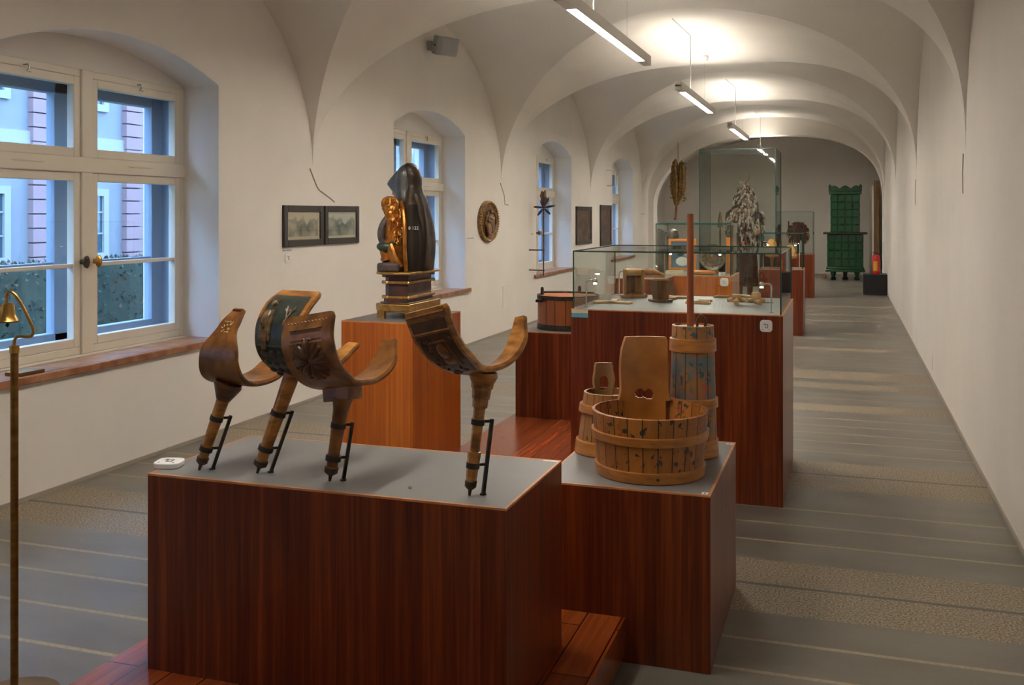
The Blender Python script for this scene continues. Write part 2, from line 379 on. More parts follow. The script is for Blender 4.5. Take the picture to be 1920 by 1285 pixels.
for k in range(len(SPR)):
    ys = SPR[k]
    a0 = (SPR[k] - SPR[k - 1]) / 2 if k else 0; a1 = (SPR[k + 1] - SPR[k]) / 2 if k + 1 < len(SPR) else 0
    rows = []
    for s in (0, .25, .5, .75, 1):   # barrel strip between the two groins at this springer
        r = []
        for x in xs:
            yl = ys - gfun(x, a0, 0) if k else ys; yr = ys + gfun(x, a1, 0) if a1 else YEND
            r.append((x, yl + (yr - yl) * s, Lz(x)))
        rows.append(r)
    add_grid(rows)
    if a1:                            # cross barrel of the bay
        yc = ys + a1; N = 40; rows = []
        for j in range(N + 1):
            r = []
            for x in xs:
                g0 = ys + gfun(x, a1, 0); g1 = SPR[k + 1] - gfun(x, a1, 0)
                th0 = math.acos(max(-1, min(1, (yc - g0) / a1))); th = th0 + (PI - 2 * th0) * j / N
                yy = yc - a1 * math.cos(th); r.append((x, yy, Tz(yy, yc, a1)))
            rows.append(r)
        add_grid(rows)
struct(vt.build('ceiling', sharp=60), 'white groin vaulted ceiling with cross arches')

WIN = [.2, 5.2, 10.17, 15.08, 20.17]; WW = 1.0; WZ0 = .68; WZ1 = 2.53; WAP = .20
def top_z(y):
    for k in range(len(SPR) - 1):
        if SPR[k] <= y <= SPR[k + 1]:
            a = (SPR[k + 1] - SPR[k]) / 2; return Tz(y, SPR[k] + a, a) + .01
    return ZS + (.01 if y < SPR[0] else .3)
def arch(t): return WZ1 + WAP * (1 - t * t)
def side_wall(name, X, sgn, wins, label):
    m = MB(); ys = set([SPR[0], YEND])
    for k in range(len(SPR) - 1):
        a = (SPR[k + 1] - SPR[k]) / 2; yc = SPR[k] + a
        for j in range(49): ys.add(round(yc - a * math.cos(PI * j / 48), 4))
    for c in wins:
        for j in range(25): ys.add(round(c - WW + 2 * WW * j / 24, 4))
    ys = sorted(ys)
    for a, b in zip(ys, ys[1:]):
        if b - a < 1e-5: continue
        mid = (a + b) / 2; w = [c for c in wins if abs(mid - c) < WW]
        def q(z00, z01, z10, z11): m.add([(X, a, z00), (X, b, z10), (X, b, z11), (X, a, z01)], [(0, 1, 2, 3)])
        if w:
            c = w[0]; q(0, WZ0, 0, WZ0); q(arch((a - c) / WW), top_z(a), arch((b - c) / WW), top_z(b))
        else: q(0, top_z(a), 0, top_z(b))
    for c in wins:
        N = 24; X1 = X - sgn * .31; X2 = X - sgn * .66; y0, y1 = c - WW, c + WW
        for j in range(N):
            a = y0 + 2 * WW * j / N; b = y0 + 2 * WW * (j + 1) / N; za = arch((a - c) / WW); zb = arch((b - c) / WW)
            m.add([(X, a, za), (X, b, zb), (X1, b, zb), (X1, a, za), (X1, a, 2.5), (X1, b, 2.5)], [(0, 1, 2, 3), (3, 2, 5, 4)])
        m.add([(X, y0, WZ0), (X2, y0, WZ0), (X2, y0, WZ1), (X, y0, WZ1), (X, y1, WZ0), (X2, y1, WZ0), (X2, y1, WZ1), (X, y1, WZ1)],
              [(0, 1, 2, 3), (4, 5, 6, 7), (0, 1, 5, 4)])
        m.add([(X1, y0, 2.5), (X2, y0, 2.5), (X2, y1, 2.5), (X1, y1, 2.5)], [(0, 1, 2, 3)])
    return struct(m.build(name, 'plaster', sharp=40), label)
side_wall('wall_left', XL, 1, WIN, 'white plaster wall with deep arched window niches')
side_wall('wall_right', XR, -1, [], 'plain white plaster wall along the right of the aisle')
struct(MB().box(XL - .3, XR + .3, SPR[0] - .2, SPR[0], 0, 4).build('wall_back', 'plaster'))
# end wall with the wide arched opening
ew = MB(); ox0, ox1 = -4.20, .795; oc = (ox0 + ox1) / 2; oh = (ox1 - ox0) / 2; N = 64
pts = []
for j in range(N + 1):
    t = -math.cos(PI * j / N); pts.append((oc + oh * t, 1.75 + 1.60 * (max(0, 1 - abs(t) ** (2.05 if t < 0 else 2.9))) ** (1 / (2.05 if t < 0 else 2.9))))
for (x0, z0), (x1, z1) in zip(pts, pts[1:]):
    for y in (YEND, YEND + .5): ew.add([(x0, y, z0), (x1, y, z1), (x1, y, 4.1), (x0, y, 4.1)], [(0, 1, 2, 3)])
    ew.add([(x0, YEND, z0), (x1, YEND, z1), (x1, YEND + .5, z1), (x0, YEND + .5, z0)], [(0, 1, 2, 3)])
for x0, x1 in ((XL - 1, ox0), (ox1, XR + 1)): ew.box(x0, x1, YEND, YEND + .5, 0, 1.75); ew.box(x0, x1, YEND, YEND + .5, 1.75, 4.1)
struct(ew.build('wall_far', 'plaster', sharp=50), 'far wall with the wide round arched opening')
# room behind the arch
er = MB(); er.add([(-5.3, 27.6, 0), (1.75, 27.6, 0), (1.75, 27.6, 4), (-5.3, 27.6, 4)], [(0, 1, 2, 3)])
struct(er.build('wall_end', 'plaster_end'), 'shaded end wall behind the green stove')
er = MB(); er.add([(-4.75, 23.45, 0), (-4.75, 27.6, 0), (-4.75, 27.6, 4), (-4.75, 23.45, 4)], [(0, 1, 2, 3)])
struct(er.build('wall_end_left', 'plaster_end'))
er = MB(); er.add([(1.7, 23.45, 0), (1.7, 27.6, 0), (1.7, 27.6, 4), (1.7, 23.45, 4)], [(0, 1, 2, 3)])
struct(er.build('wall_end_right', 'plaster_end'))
er = MB(); b = len(er.v)
for y in (23.45, 27.6):
    for j in range(33):
        t = -math.cos(PI * j / 32); er.v.append(Vector((-1.5 + 3.25 * t, y, 2.1 + 1.55 * math.sqrt(max(0, 1 - t * t)))))
for j in range(32): er.face([j, 33 + j, 34 + j, j + 1])
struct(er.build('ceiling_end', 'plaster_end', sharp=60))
# plaster fold lines where the vault feet die into the walls
for i, (X, sg, prof) in enumerate([(XL, 1, [(7.5, 1.98), (7.62, 1.83), (7.66, 1.80), (7.86, 1.73), (7.93, 1.70)]), (XL, 1, [(12.45, 2.0), (12.6, 1.85), (12.64, 1.72), (12.78, 1.71)]),
                              (XR, -1, [(7.68, 2.02), (7.72, 1.88), (7.70, 1.74)]), (XR, -1, [(12.6, 2.0), (12.68, 1.84), (12.66, 1.7)])]):
    struct(MB().tube([(X + sg * .002, y, z) for y, z in prof], .006, 6).build('trim_%d' % (i + 1), 'crack'), 'thin plaster ridge at the foot of the vault')

# ------------------------------------------------------------------ windows (inner and outer sashes, panes, sill)
def rect_frame(m, y0, y1, z0, z1, w, x0, x1):
    m.box(x0, x1, y0, y0 + w, z0, z1); m.box(x0, x1, y1 - w, y1, z0, z1)
    m.box(x0, x1, y0 + w, y1 - w, z0, z0 + w); m.box(x0, x1, y0 + w, y1 - w, z1 - w, z1)
def make_window():
    root = bpy.data.objects.new('window_1', None); COL.objects.link(root)
    X = -.31; m = MB()
    rect_frame(m, -1, 1, .70, 2.52, .05, X - .06, X + .01)
    m.box(X - .06, X + .025, -.05, .05, .70, 2.52); m.box(X - .06, X + .03, -1, 1, 1.86, 1.96)
    m.box(X - .02, X + .03, -1, 1, .66, .70)
    m.build('window_frame', 'window_paint', root, bevel=.006)
    for sy in (-1, 1):
        a, b = (.05, .95) if sy > 0 else (-.95, -.05)
        for z0, z1, nm in ((.75, 1.86, 'casement'), (1.96, 2.47, 'transom_light')):
            m = MB(); rect_frame(m, a, b, z0, z1, .055, X - .045, X + .012)
            if nm == 'casement': m.box(X - .035, X, a + .05, b - .05, 1.255, 1.28)
            s = m.build(nm, 'window_paint', root, bevel=.004)
            boxpart('pane', 'pane_glass', s, X - .022, X - .018, a + .05, b - .05, z0 + .05, z1 - .05)
            if nm == 'transom_light':
                h = MB(); c = (a + b) / 2
                h.tube([(X + .014, c - .02, z1 + .012), (X + .03, c, z1 + .018), (X + .03, c + .01, z1 - .005), (X + .016, c + .005, z1 - .02), (X + .03, c + .025, z1 - .024)], .0055, 8)
                h.build('hook', 'steel', s)
                h = MB(); h.tube([(X + .016, c - .18, 1.925), (X + .03, c - .1, 1.915), (X + .03, c + .1, 1.915), (X + .016, c + .18, 1.925)], .006, 8); h.build('stay', 'window_paint', s)
        m = MB(); m.lathe([(0, 0), (.012, 0), (.012, .03), (.028, .038), (.03, .048), (.02, .056), (0, .058)], 16, Matrix.Translation((X + .02, sy * .055, 1.29)) @ Matrix.Rotation(PI / 2, 4, 'Y') @ Matrix.Diagonal((1.35, .9, 1, 1)))
        m.build('handle', 'rust_iron' if sy < 0 else 'brass', root)
    # outer window
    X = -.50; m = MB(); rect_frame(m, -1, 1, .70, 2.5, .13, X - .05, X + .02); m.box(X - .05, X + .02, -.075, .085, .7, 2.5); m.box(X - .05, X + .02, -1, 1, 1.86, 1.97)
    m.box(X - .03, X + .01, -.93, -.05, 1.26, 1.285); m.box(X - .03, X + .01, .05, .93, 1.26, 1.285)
    o = m.build('outer_frame', 'box_daylight', root, bevel=.005)
    for sy in (-1, 1):
        a, b = (.07, .88) if sy > 0 else (-.88, -.07)
        for z0, z1 in ((.78, 1.87), (1.96, 2.42)): boxpart('outer_pane', 'pane_glass', o, X - .012, X - .008, a, b, z0, z1)
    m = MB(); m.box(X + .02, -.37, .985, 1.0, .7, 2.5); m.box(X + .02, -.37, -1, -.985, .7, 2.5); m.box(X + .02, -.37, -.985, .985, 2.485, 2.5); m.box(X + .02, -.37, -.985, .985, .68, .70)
    m.build('window_box', 'box_daylight', root)
    m = MB(); m.box(-.25, .001, -.999, .999, .682, .695); m.box(.001, .035, -1.13, 1.13, .65, .695); m.build('sill', 'sill_marble', root, bevel=.008)
    return root
w0 = make_window()
for i, c in enumerate(WIN):
    o = w0 if i == 0 else copy_tree(w0)
    o.name = 'window_%d' % (i + 1); o.location = (XL, c, 0); struct(o, 'cream painted double casement window in a deep arched niche')

# ================================================================== OUTDOORS
go = MB(); go.box(-40, -5.0, -25, 60, -.35, -.3); tag(go.build('garden_ground', 'lawn'), 'dark green lawn outside the windows', 'ground'); bpy.data.objects['garden_ground']['kind'] = 'structure'
FX = -16.0
fb = thing('neighbouring_building', 'pale blue building with pink pilasters seen across the garden', 'building', (FX, 0, 0))
boxpart('facade_wall', 'facade', fb, -.5, 0, -16, 46, -.3, 11)
m = MB(); m.box(0, .06, -16, 46, 3.0, 3.3); m.box(0, .05, -16, 46, -.3, .35); m.build('string_course', 'facade_white', fb)
k = -4
y = 16.35 - 2.82 * 10
while y < 44:
    m = MB()
    for j in range(34): m.box(0, .14, y, y + .62, -.2 + j * .3, -.2 + j * .3 + .272)
    m.use('facade_pink'); m.build('pilaster', 'facade_pink', fb)
    for z0, z1 in ((.55, 2.15), (3.9, 5.6)):
        yy = y + 1.15
        m = MB(); rect_frame(m, yy, yy + 1.15, z0, z1, .16, 0, .08); fo = m.build('window', 'facade_white', fb)
        boxpart('pane', 'facade_glass', fo, .005, .02, yy + .16, yy + .99, z0 + .16, z1 - .16)
        m = MB(); m.box(.02, .06, yy + .55, yy + .6, z0 + .16, z1 - .16)
        for q in (.36, .66): m.box(.02, .05, yy + .16, yy + .99, z0 + (z1 - z0) * q, z0 + (z1 - z0) * q + .035)
        m.build('glazing_bar', 'facade_white', fo)
    y += 2.82
# hedge
hg = MB(); hg.use('hedge_leaf'); hg.box(-9.75, -9.1, -6, 40, -.3, .95)
rnd = random.Random(3)
for i in range(9000):
    y = rnd.uniform(0, 34); top = rnd.random() < .35
    p = Vector((rnd.uniform(-9.8, -9.05) if top else -9.06 + rnd.uniform(-.05, .06), y, rnd.uniform(.93, 1.0) if top else rnd.uniform(-.2, 1.0)))
    hg.use('hedge_red' if rnd.random() < .12 else 'hedge_leaf')
    R = Matrix.Rotation(rnd.uniform(0, 6.3), 4, 'Z') @ Matrix.Rotation(rnd.uniform(0, 3.1), 4, 'X'); s_ = rnd.uniform(.03, .055)
    hg.add([(0, 0, 0), (s_ * .5, s_ * .3, .01), (0, s_ * 1.3, 0), (-s_ * .5, s_ * .3, .01)], [(0, 1, 2, 3)], Matrix.Translation(p) @ R)
o = hg.build('hedge'); tag(o, 'clipped dark green garden hedge outside the windows', 'hedge'); o['kind'] = 'stuff'

# ================================================================== PLATFORM AND PEDESTALS
PZ = .16
P2 = (-1.055, -.44, 3.49, 4.34); P3 = (-1.505, -.315, 5.59, 6.72)
pf = MB()
pr = -.738
for x0_, x1_, y0_, y1_ in ((-2.245, P3[0], 1.7, 7.5), (P3[0], P2[0], 1.7, P3[2]), (P2[0], pr, 1.7, P2[2]), (P2[0], pr, P2[3], P3[2])): pf.box(x0_, x1_, y0_, y1_, .03, PZ)
veneer('floorboards', (.20, .036, .008), (.26, .054, .012), (.34, .082, .019), 'Y', .26)
mb = MAT['floorboards']; n = mb.node_tree; L = n.links; bs = n.nodes['Principled BSDF']; old = bs.inputs['Base Color'].links[0].from_socket
tcn = [x for x in n.nodes if x.type == 'TEX_COORD'][0]
br = n.nodes.new('ShaderNodeTexBrick'); mpn = n.nodes.new('ShaderNodeMapping'); mpn.inputs['Rotation'].default_value = (0, 0, PI / 2); L.new(tcn.outputs['Object'], mpn.inputs[0]); L.new(mpn.outputs[0], br.inputs['Vector'])
br.inputs['Scale'].default_value = 1; br.inputs['Brick Width'].default_value = .75; br.inputs['Row Height'].default_value = .125; br.inputs['Mortar Size'].default_value = .0025
br.inputs['Color1'].default_value = (1.15, 1.15, 1.12, 1); br.inputs['Color2'].default_value = (.80, .76, .72, 1); br.inputs['Mortar'].default_value = (.15, .12, .1, 1)
mx = n.nodes.new('ShaderNodeMix'); mx.data_type = 'RGBA'; mx.blend_type = 'MULTIPLY'; mx.inputs[0].default_value = 1; L.new(old, mx.inputs[6]); L.new(br.outputs[0], mx.inputs[7]); L.new(mx.outputs[2], bs.inputs['Base Color'])
plat = thing('platform', 'low reddish plank platform running beneath the nearest pedestals', 'platform')
pf.build('deck', 'floorboards', plat)
m = MB()
for x0_, x1_, y0_, y1_ in ((-2.20, -1.56, 1.75, 7.45), (-1.56, P2[0] - .02, 1.75, P3[2] - .03), (P2[0] - .02, pr - .05, 1.75, P2[2] - .02)): m.box(x0_, x1_, y0_, y1_, 0, .03)
m.build('plinth', 'black_paint', plat)

def pedestal(label, x0, x1, y0, y1, z0, z1, wood='veneer', case=None, group='display pedestals'):
    t = thing('pedestal' if not case else 'display_case', label, 'pedestal' if not case else 'display case', ((x0 + x1) / 2, (y0 + y1) / 2, z0), 0)
    hx, hy, h = (x1 - x0) / 2, (y1 - y0) / 2, z1 - z0
    boxpart('body', wood, t, -hx, hx, -hy, hy, 0, h - .006, bevel=.002)
    m = MB(); e = .009
    m.box(-hx, hx, -hy, -hy + e, h - .006, h); m.box(-hx, hx, hy - e, hy, h - .006, h); m.box(-hx, -hx + e, -hy + e, hy - e, h - .006, h); m.box(hx - e, hx, -hy + e, hy - e, h - .006, h)
    m.build('edge_band', 'edge_wood', t)
    boxpart('top_panel', 'laminate', t, -hx + e, hx - e, -hy + e, hy - e, h - .006, h - .0005)
    if case:
        g = case; i = .012; T = .006; a, b = hx - i, hy - i
        for nm, bx in (('glass_front', (-a, a, -b, -b + T)), ('glass_back', (-a, a, b - T, b)), ('glass_left', (-a, -a + T, -b + T, b - T)), ('glass_right', (a - T, a, -b + T, b - T))):
            boxpart(nm, 'case_glass', t, *bx, h, h + g - T)
        boxpart('glass_lid', 'case_glass', t, -a, a, -b, b, h + g - T, h + g)
        m = MB(); E = .0035
        for sx in (-1, 1):
            for sy in (-1, 1): m.box(sx * a - E, sx * a + E, sy * b - E, sy * b + E, h, h + g)
            m.box(sx * a - E, sx * a + E, -b, b, h + g - E, h + g + E); m.box(-a, a, sx * b - E, sx * b + E, h + g - E, h + g + E)
        m.build('glass_edge', 'glass_edge', t)
    return t
A1 = pedestal('nearest reddish wooden pedestal carrying the one legged milking stools', -2.09, -.892, 2.622, 3.195, PZ, .777)
A2 = pedestal('wooden pedestal carrying the staved tub, pail and churn', *P2, 0, .62)
A3 = pedestal('nearest glass topped case holding wooden moulds, boxes and clothlike carvings', *P3, 0, 1.045, case=.335)
A4 = pedestal('low wooden pedestal carrying the round iron banded vat', -2.21, -1.60, 6.70, 7.32, PZ, .765)
A5 = pedestal('orange brown pedestal near the windows carrying the carved seated figure', -2.69, -2.25, 5.02, 5.74, 0, .995, wood='veneer_light')
A6 = pedestal('glass topped case with orange framed picture and pewter plate', -1.601, -.925, 8.80, 9.45, 0, 1.05, wood='veneer_light', case=.455)
A7 = pedestal('slim glass topped case with fur hats, left of the aisle', -1.07, -.506, 13.5, 14.1, 0, .863, case=.47)
A8 = pedestal('farthest glass topped case with shaggy dark mask, near the arch', -1.21, -.544, 19.6, 20.2, 0, .825, case=.80)
A9 = pedestal('bare wooden pedestal behind the fur hat case', -1.30, -1.0, 17.0, 17.35, 0, 1.13)
px, py = onZ(1147, 523, 1.05)
A10 = pedestal('wooden pedestal left of the case with orange framed picture', px, px + .43, 8.28, 8.75, 0, 1.05)
# tall vitrine
VY0, VY1, VX0, VX1, VH = 15.0, 16.25, -2.05, -.95, 2.55
vt_ = thing('tall_display_case', 'tall frameless glass case around the shaggy costumed figure', 'display case', ((VX0 + VX1) / 2, (VY0 + VY1) / 2, 0))
hx, hy = (VX1 - VX0) / 2, (VY1 - VY0) / 2
boxpart('base', 'veneer', vt_, -hx, hx, -hy, hy, 0, .25, bevel=.003)
for nm, bx in (('glass_front', (-hx, hx, -hy, -hy + .008)), ('glass_back', (-hx, hx, hy - .008, hy)), ('glass_left', (-hx, -hx + .008, -hy + .008, hy - .008)), ('glass_right', (hx - .008, hx, -hy + .008, hy - .008))):
    boxpart(nm, 'case_glass', vt_, *bx, .25, VH - .008)
boxpart('glass_lid', 'case_glass', vt_, -hx, hx, -hy, hy, VH - .008, VH)
m = MB(); E = .006
for sx in (-1, 1):
    for sy in (-1, 1): m.box(sx * hx - E, sx * hx + E, sy * hy - E, sy * hy + E, .25, VH)
    m.box(sx * hx - E, sx * hx + E, -hy, hy, VH - E, VH + E); m.box(-hx, hx, sx * hy - E, sx * hy + E, VH - E, VH + E)
m.build('glass_edge', 'glass_edge', vt_)

# ================================================================== MILKING STOOLS
def milking_stool(label, foot, hubpx, theta, lean, prof, wid, wood, leg_r, kind, roll=0, extra=None):
    fx, fy = onZ(*foot, .777); d = F * (HC - .777) / (foot[1] - 400)
    Fp = Vector((fx, fy, .777)); Hp = at(hubpx[0], hubpx[1], d)
    t = thing('milking_stool', label, 'milking stool', Fp)
    al = math.radians(lean); th = math.radians(theta)
    W = (RV * math.sin(th) - DV * math.cos(th) + UP * math.tan(math.radians(roll))).normalized()
    U = UP * math.cos(al) + RV * math.sin(al); U = (U - W * W.dot(U)).normalized(); C = U.cross(W)
    if C.dot(DV) < 0: C = -C
    H = Hp - Fp
    cur = spline([(p[0], 0, p[1]) for p in prof], 10)
    # arc length parameter
    acc = [0]
    for a, b in zip(cur, cur[1:]): acc.append(acc[-1] + (b - a).length)
    tot = acc[-1]
    def cpos(s):
        s = max(0, min(1, s)) * tot
        for i in range(len(acc) - 1):
            if acc[i + 1] >= s:
                f = (s - acc[i]) / max(1e-9, acc[i + 1] - acc[i]); p = cur[i].lerp(cur[i + 1], f); tg = (cur[i + 1] - cur[i]).normalized(); return p, tg
        return cur[-1], (cur[-1] - cur[-2]).normalized()
    def P(s, a, off):
        p, tg = cpos(s)
        if 0.02 < s < .98: tg = (cpos(s + .015)[0] - cpos(s - .015)[0]).normalized()
        nrm = Vector((tg.z, 0, -tg.x))      # points outward / downward
        q = p + nrm * off
        return H + C * q.x + U * q.z + W * a
    def width(s):
        for (s0, w0), (s1, w1) in zip(wid, wid[1:]):
            if s0 <= s <= s1:
                f = (s - s0) / (s1 - s0); f = f * f * (3 - 2 * f); return w0 + (w1 - w0) * f
        return wid[-1][1]
    th_ = .017; N = 48; K = 8; m = MB(); rows = []
    for i in range(N + 1):
        s = i / N; w = width(s) / 2; ring = []
        e = min(1, min(s, 1 - s) / .02); w *= .93 + .07 * e
        for k in range(K + 1): ring.append((s, -w + 2 * w * k / K, th_ / 2))
        ring += [(s, w + .004, 0)]
        for k in range(K, -1, -1): ring.append((s, -w + 2 * w * k / K, -th_ / 2))
        ring += [(s, -w - .004, 0)]
        rows.append([P(*q) for q in ring])
    n = len(rows[0]); m.add([p for r in rows for p in r], [(i * n + k, i * n + (k + 1) % n, (i + 1) * n + (k + 1) % n, (i + 1) * n + k) for i in range(N) for k in range(n)] + [tuple(range(n - 1, -1, -1)), tuple(N * n + k for k in range(n))])
    seat = m.build('seat', wood, t, sharp=50)
    # leg
    hub_s = min(range(101), key=lambda i: abs(cpos(i / 100)[0].x) + abs(cpos(i / 100)[0].z)) / 100
    top = P(hub_s, 0, .008); ft = Vector((0, 0, .045)) + (top - Vector((0, 0, 0))).normalized() * .0
    axis = (top - Vector((0, 0, 0))).normalized(); Lg = top.length
    m = MB()
    q = axis.to_track_quat('Z', 'Y').to_matrix().to_4x4()
    if kind == 'octagon': prof_l = [(0, .04), (leg_r * .95, .04), (leg_r * 1.2, .125), (leg_r * 1.15, .13), (leg_r * .85, .131), (leg_r * 1.05, Lg - .10), (leg_r * 1.35, Lg - .10), (leg_r * 1.4, Lg - .075), (leg_r * 1.6, Lg - .074), (leg_r * 1.7, Lg - .045), (leg_r * 1.95, Lg - .044), (leg_r * 2.1, Lg - .01), (0, Lg - .0)]
    elif kind == 'block': prof_l = [(0, .035), (leg_r * .9, .035), (leg_r, .12), (leg_r * 1.25, Lg - .07), (leg_r * 1.7, Lg - .03), (0, Lg - .02)]
    else: prof_l = [(0, .035), (leg_r * .85, .035), (leg_r, .12), (leg_r * 1.15, Lg * .75), (leg_r * 1.3, Lg), (0, Lg)]
    m.lathe(prof_l, 8 if kind == 'octagon' else 20, q)
    m.build('leg', 'old_wood' if kind != 'block' else 'old_wood_brown', t, sharp=30)
    m = MB()
    if kind == 'block':
        pts = [(-.055, -.03), (.055, -.03), (.062, 0), (.055, .03), (-.055, .03), (-.062, 0)]
        X = Matrix.Translation(top - axis * .032) @ Matrix((( *W, 0), (*C, 0), (*U, 0), (0, 0, 0, 1))).transposed()
        m.slab(pts, -.008, .046, X); m.build('hub_block', wood, t, bevel=.004)
    elif kind != 'plain':
        X = Matrix.Translation(top - axis * .03) @ q
        m.lathe([(leg_r * 1.3, -.025), (leg_r * 2.0, 0), (leg_r * 2.6, .022), (leg_r * 2.4, .034), (0, .034)], 24, X); m.build('hub_block', wood if kind != 'round' else 'old_wood_dark', t)
    # iron shoe and tip
    m = MB(); m.lathe([(0, 0), (.004, .001), (.006, .018), (.012, .022), (leg_r * 1.05, .028), (leg_r * 1.1, .044), (leg_r * .9, .047), (0, .047)], 14, q)
    m.build('iron_shoe', 'rust_iron', t)
    # clamp stand
    sd = RV * .040 + DV * .012
    b0 = sd * 1.0; hgt = Lg * .62; ax2 = axis
    m = MB(); p0 = b0; p1 = b0 + ax2 * hgt
    m.tube([p0, p1], .0068, 4); m.tube([p0 - Vector((0, 0, 0)), p0 + UP * .004], .010, 12)
    for f_ in (Lg * .25, hgt - .006):
        c = ax2 * f_; m.tube([c, b0 + ax2 * f_], .0045, 6)
        m.lathe([(leg_r * 1.0, -.008), (leg_r * 1.22, -.008), (leg_r * 1.22, .008), (leg_r * 1.0, .008)], 18, Matrix.Translation(c) @ q)
    m.build('clamp_stand', 'iron', t, sharp=40)
    if extra: extra(t, P, cpos, width, tot)
    return t
def relief_ellipse(m, P, tot, s0, a0, L_, Wd, ang, h, base=.0085, n=10):
    """a raised carved lens lying on the outer face of the seat; L_, Wd half sizes in metres"""
    rows = []; ringN = 4; vs = []; fs = []
    vs.append(P(s0, a0, base + h))
    for r in range(1, ringN + 1):
        q = r / ringN
        for k in range(n):
            x = L_ * q * math.cos(2 * PI * k / n); y = Wd * q * math.sin(2 * PI * k / n)
            da = x * math.cos(ang) - y * math.sin(ang); ds = x * math.sin(ang) + y * math.cos(ang)
            vs.append(P(s0 + ds / tot, a0 + da, base - .001 + h * math.sqrt(max(0, 1 - q * q))))
    for k in range(n): fs.append((0, 1 + k, 1 + (k + 1) % n))
    for r in range(ringN - 1):
        for k in range(n):
            a = 1 + r * n + k; b = 1 + r * n + (k + 1) % n; fs.append((a, a + n, b + n, b))
    m.add(vs, fs)
def relief_bar(m, P, tot, s0, a0, s1, a1, r, base=.0085, n=14):
    m.tube([P(s0 + (s1 - s0) * i / n, a0 + (a1 - a0) * i / n, base) for i in range(n + 1)], r, 6)
def ex_plain(t, P, cpos, width, tot):
    m = MB()
    rnd = random.Random(5)
    for i in range(26): relief_ellipse(m, P, tot, .10 + rnd.uniform(0, .07), rnd.uniform(-.018, .018), .004, .0025, rnd.uniform(0, 3), .0025, n=6)
    m.build('carved_crest', 'pale_wood', t)
    m = MB(); relief_bar(m, P, tot, .015, -.017, .015, .017, .0045); m.build('notch', 'old_wood_dark', t)
def ex_green(t, P, cpos, width, tot):
    # dark green carved field inside a bare wooden border
    m = MB(); N = 30; K = 8; rows = []
    for i in range(N + 1):
        s = .055 + (.55 - .055) * i / N; w = width(s) / 2 - (.014 if s < .2 else .005)
        for k in range(K + 1): m.v.append(P(s, -w - .0 + 2 * w * k / K, .011))
    for i in range(N):
        for k in range(K): m.face([i * 9 + k, i * 9 + k + 1, (i + 1) * 9 + k + 1, (i + 1) * 9 + k])
    m.build('painted_field', 'green_black', t)
    m = MB()
    # standing figure left, deer antlers right, rounded plates below
    relief_ellipse(m, P, tot, .12, -.045, .012, .012, 0, .012, .011)
    relief_bar(m, P, tot, .10, -.062, .10, -.028, .004, .012)
    relief_ellipse(m, P, tot, .20, -.045, .020, .032, 0, .014, .011)
    for a in (-.062, -.053, -.037, -.028): relief_bar(m, P, tot, .16, a, .30, a + .002, .0055, .013)
    for a in (-.05, -.04): relief_bar(m, P, tot, .25, a, .34, a, .006, .013)
    for k in (-1, 1):
        relief_bar(m, P, tot, .20, .032, .13, .032 + k * .018, .0028, .012); relief_bar(m, P, tot, .18, .032 + k * .006, .15, .032 + k * .001, .0022, .012); relief_bar(m, P, tot, .165, .032 + k * .010, .145, .032 + k * .022, .0022, .012)
    relief_ellipse(m, P, tot, .215, .032, .008, .014, 0, .009, .011)
    m.build('carved_figures', 'worn_relief', t)
    m = MB()
    for j in range(4):
        for k in range(4): relief_ellipse(m, P, tot, .36 + j * .05, -.048 + k * .032, .015, .012, 0, .008, .011)
    relief_bar(m, P, tot, .325, -.072, .325, .072, .005, .012)
    m.build('carved_scales', 'green_black', t)
def ex_rosette(t, P, cpos, width, tot):
    m = MB(); s0, a0 = .235, .002; R = .068
    for k in range(8):
        an = PI / 2 + k * PI / 4
        for dn in (-.13, .13):
            relief_ellipse(m, P, tot, s0 + R * .55 * math.sin(an + dn) / tot, a0 + R * .55 * math.cos(an + dn), R * .45, .0095, an + dn * 1.4, .010)
    for k in range(16):
        an = k * PI / 8 + .2; relief_ellipse(m, P, tot, s0 + R * .93 * math.sin(an) / tot, a0 + R * .93 * math.cos(an), .010, .005, an + PI / 2, .006)
    m.build('carved_rosette', 'old_wood_dark', t)
    m = MB(); N = 10
    for i in range(N + 1): m.v.append(P(.085, -.062 + .124 * i / N, .0092)); m.v.append(P(.135, -.062 + .124 * i / N, .0092))
    for i in range(N): m.face([2 * i, 2 * i + 1, 2 * i + 3, 2 * i + 2])
    m.build('slot', 'carved_dark', t)
    m = MB(); relief_bar(m, P, tot, .143, -.066, .143, .066, .0035); relief_bar(m, P, tot, .078, -.066, .078, .066, .003)
    for i in range(12): relief_ellipse(m, P, tot, .04, -.078 + i * .0142, .006, .0035, .5, .0035, n=6)
    m.build('carved_border', 'old_wood_brown', t)
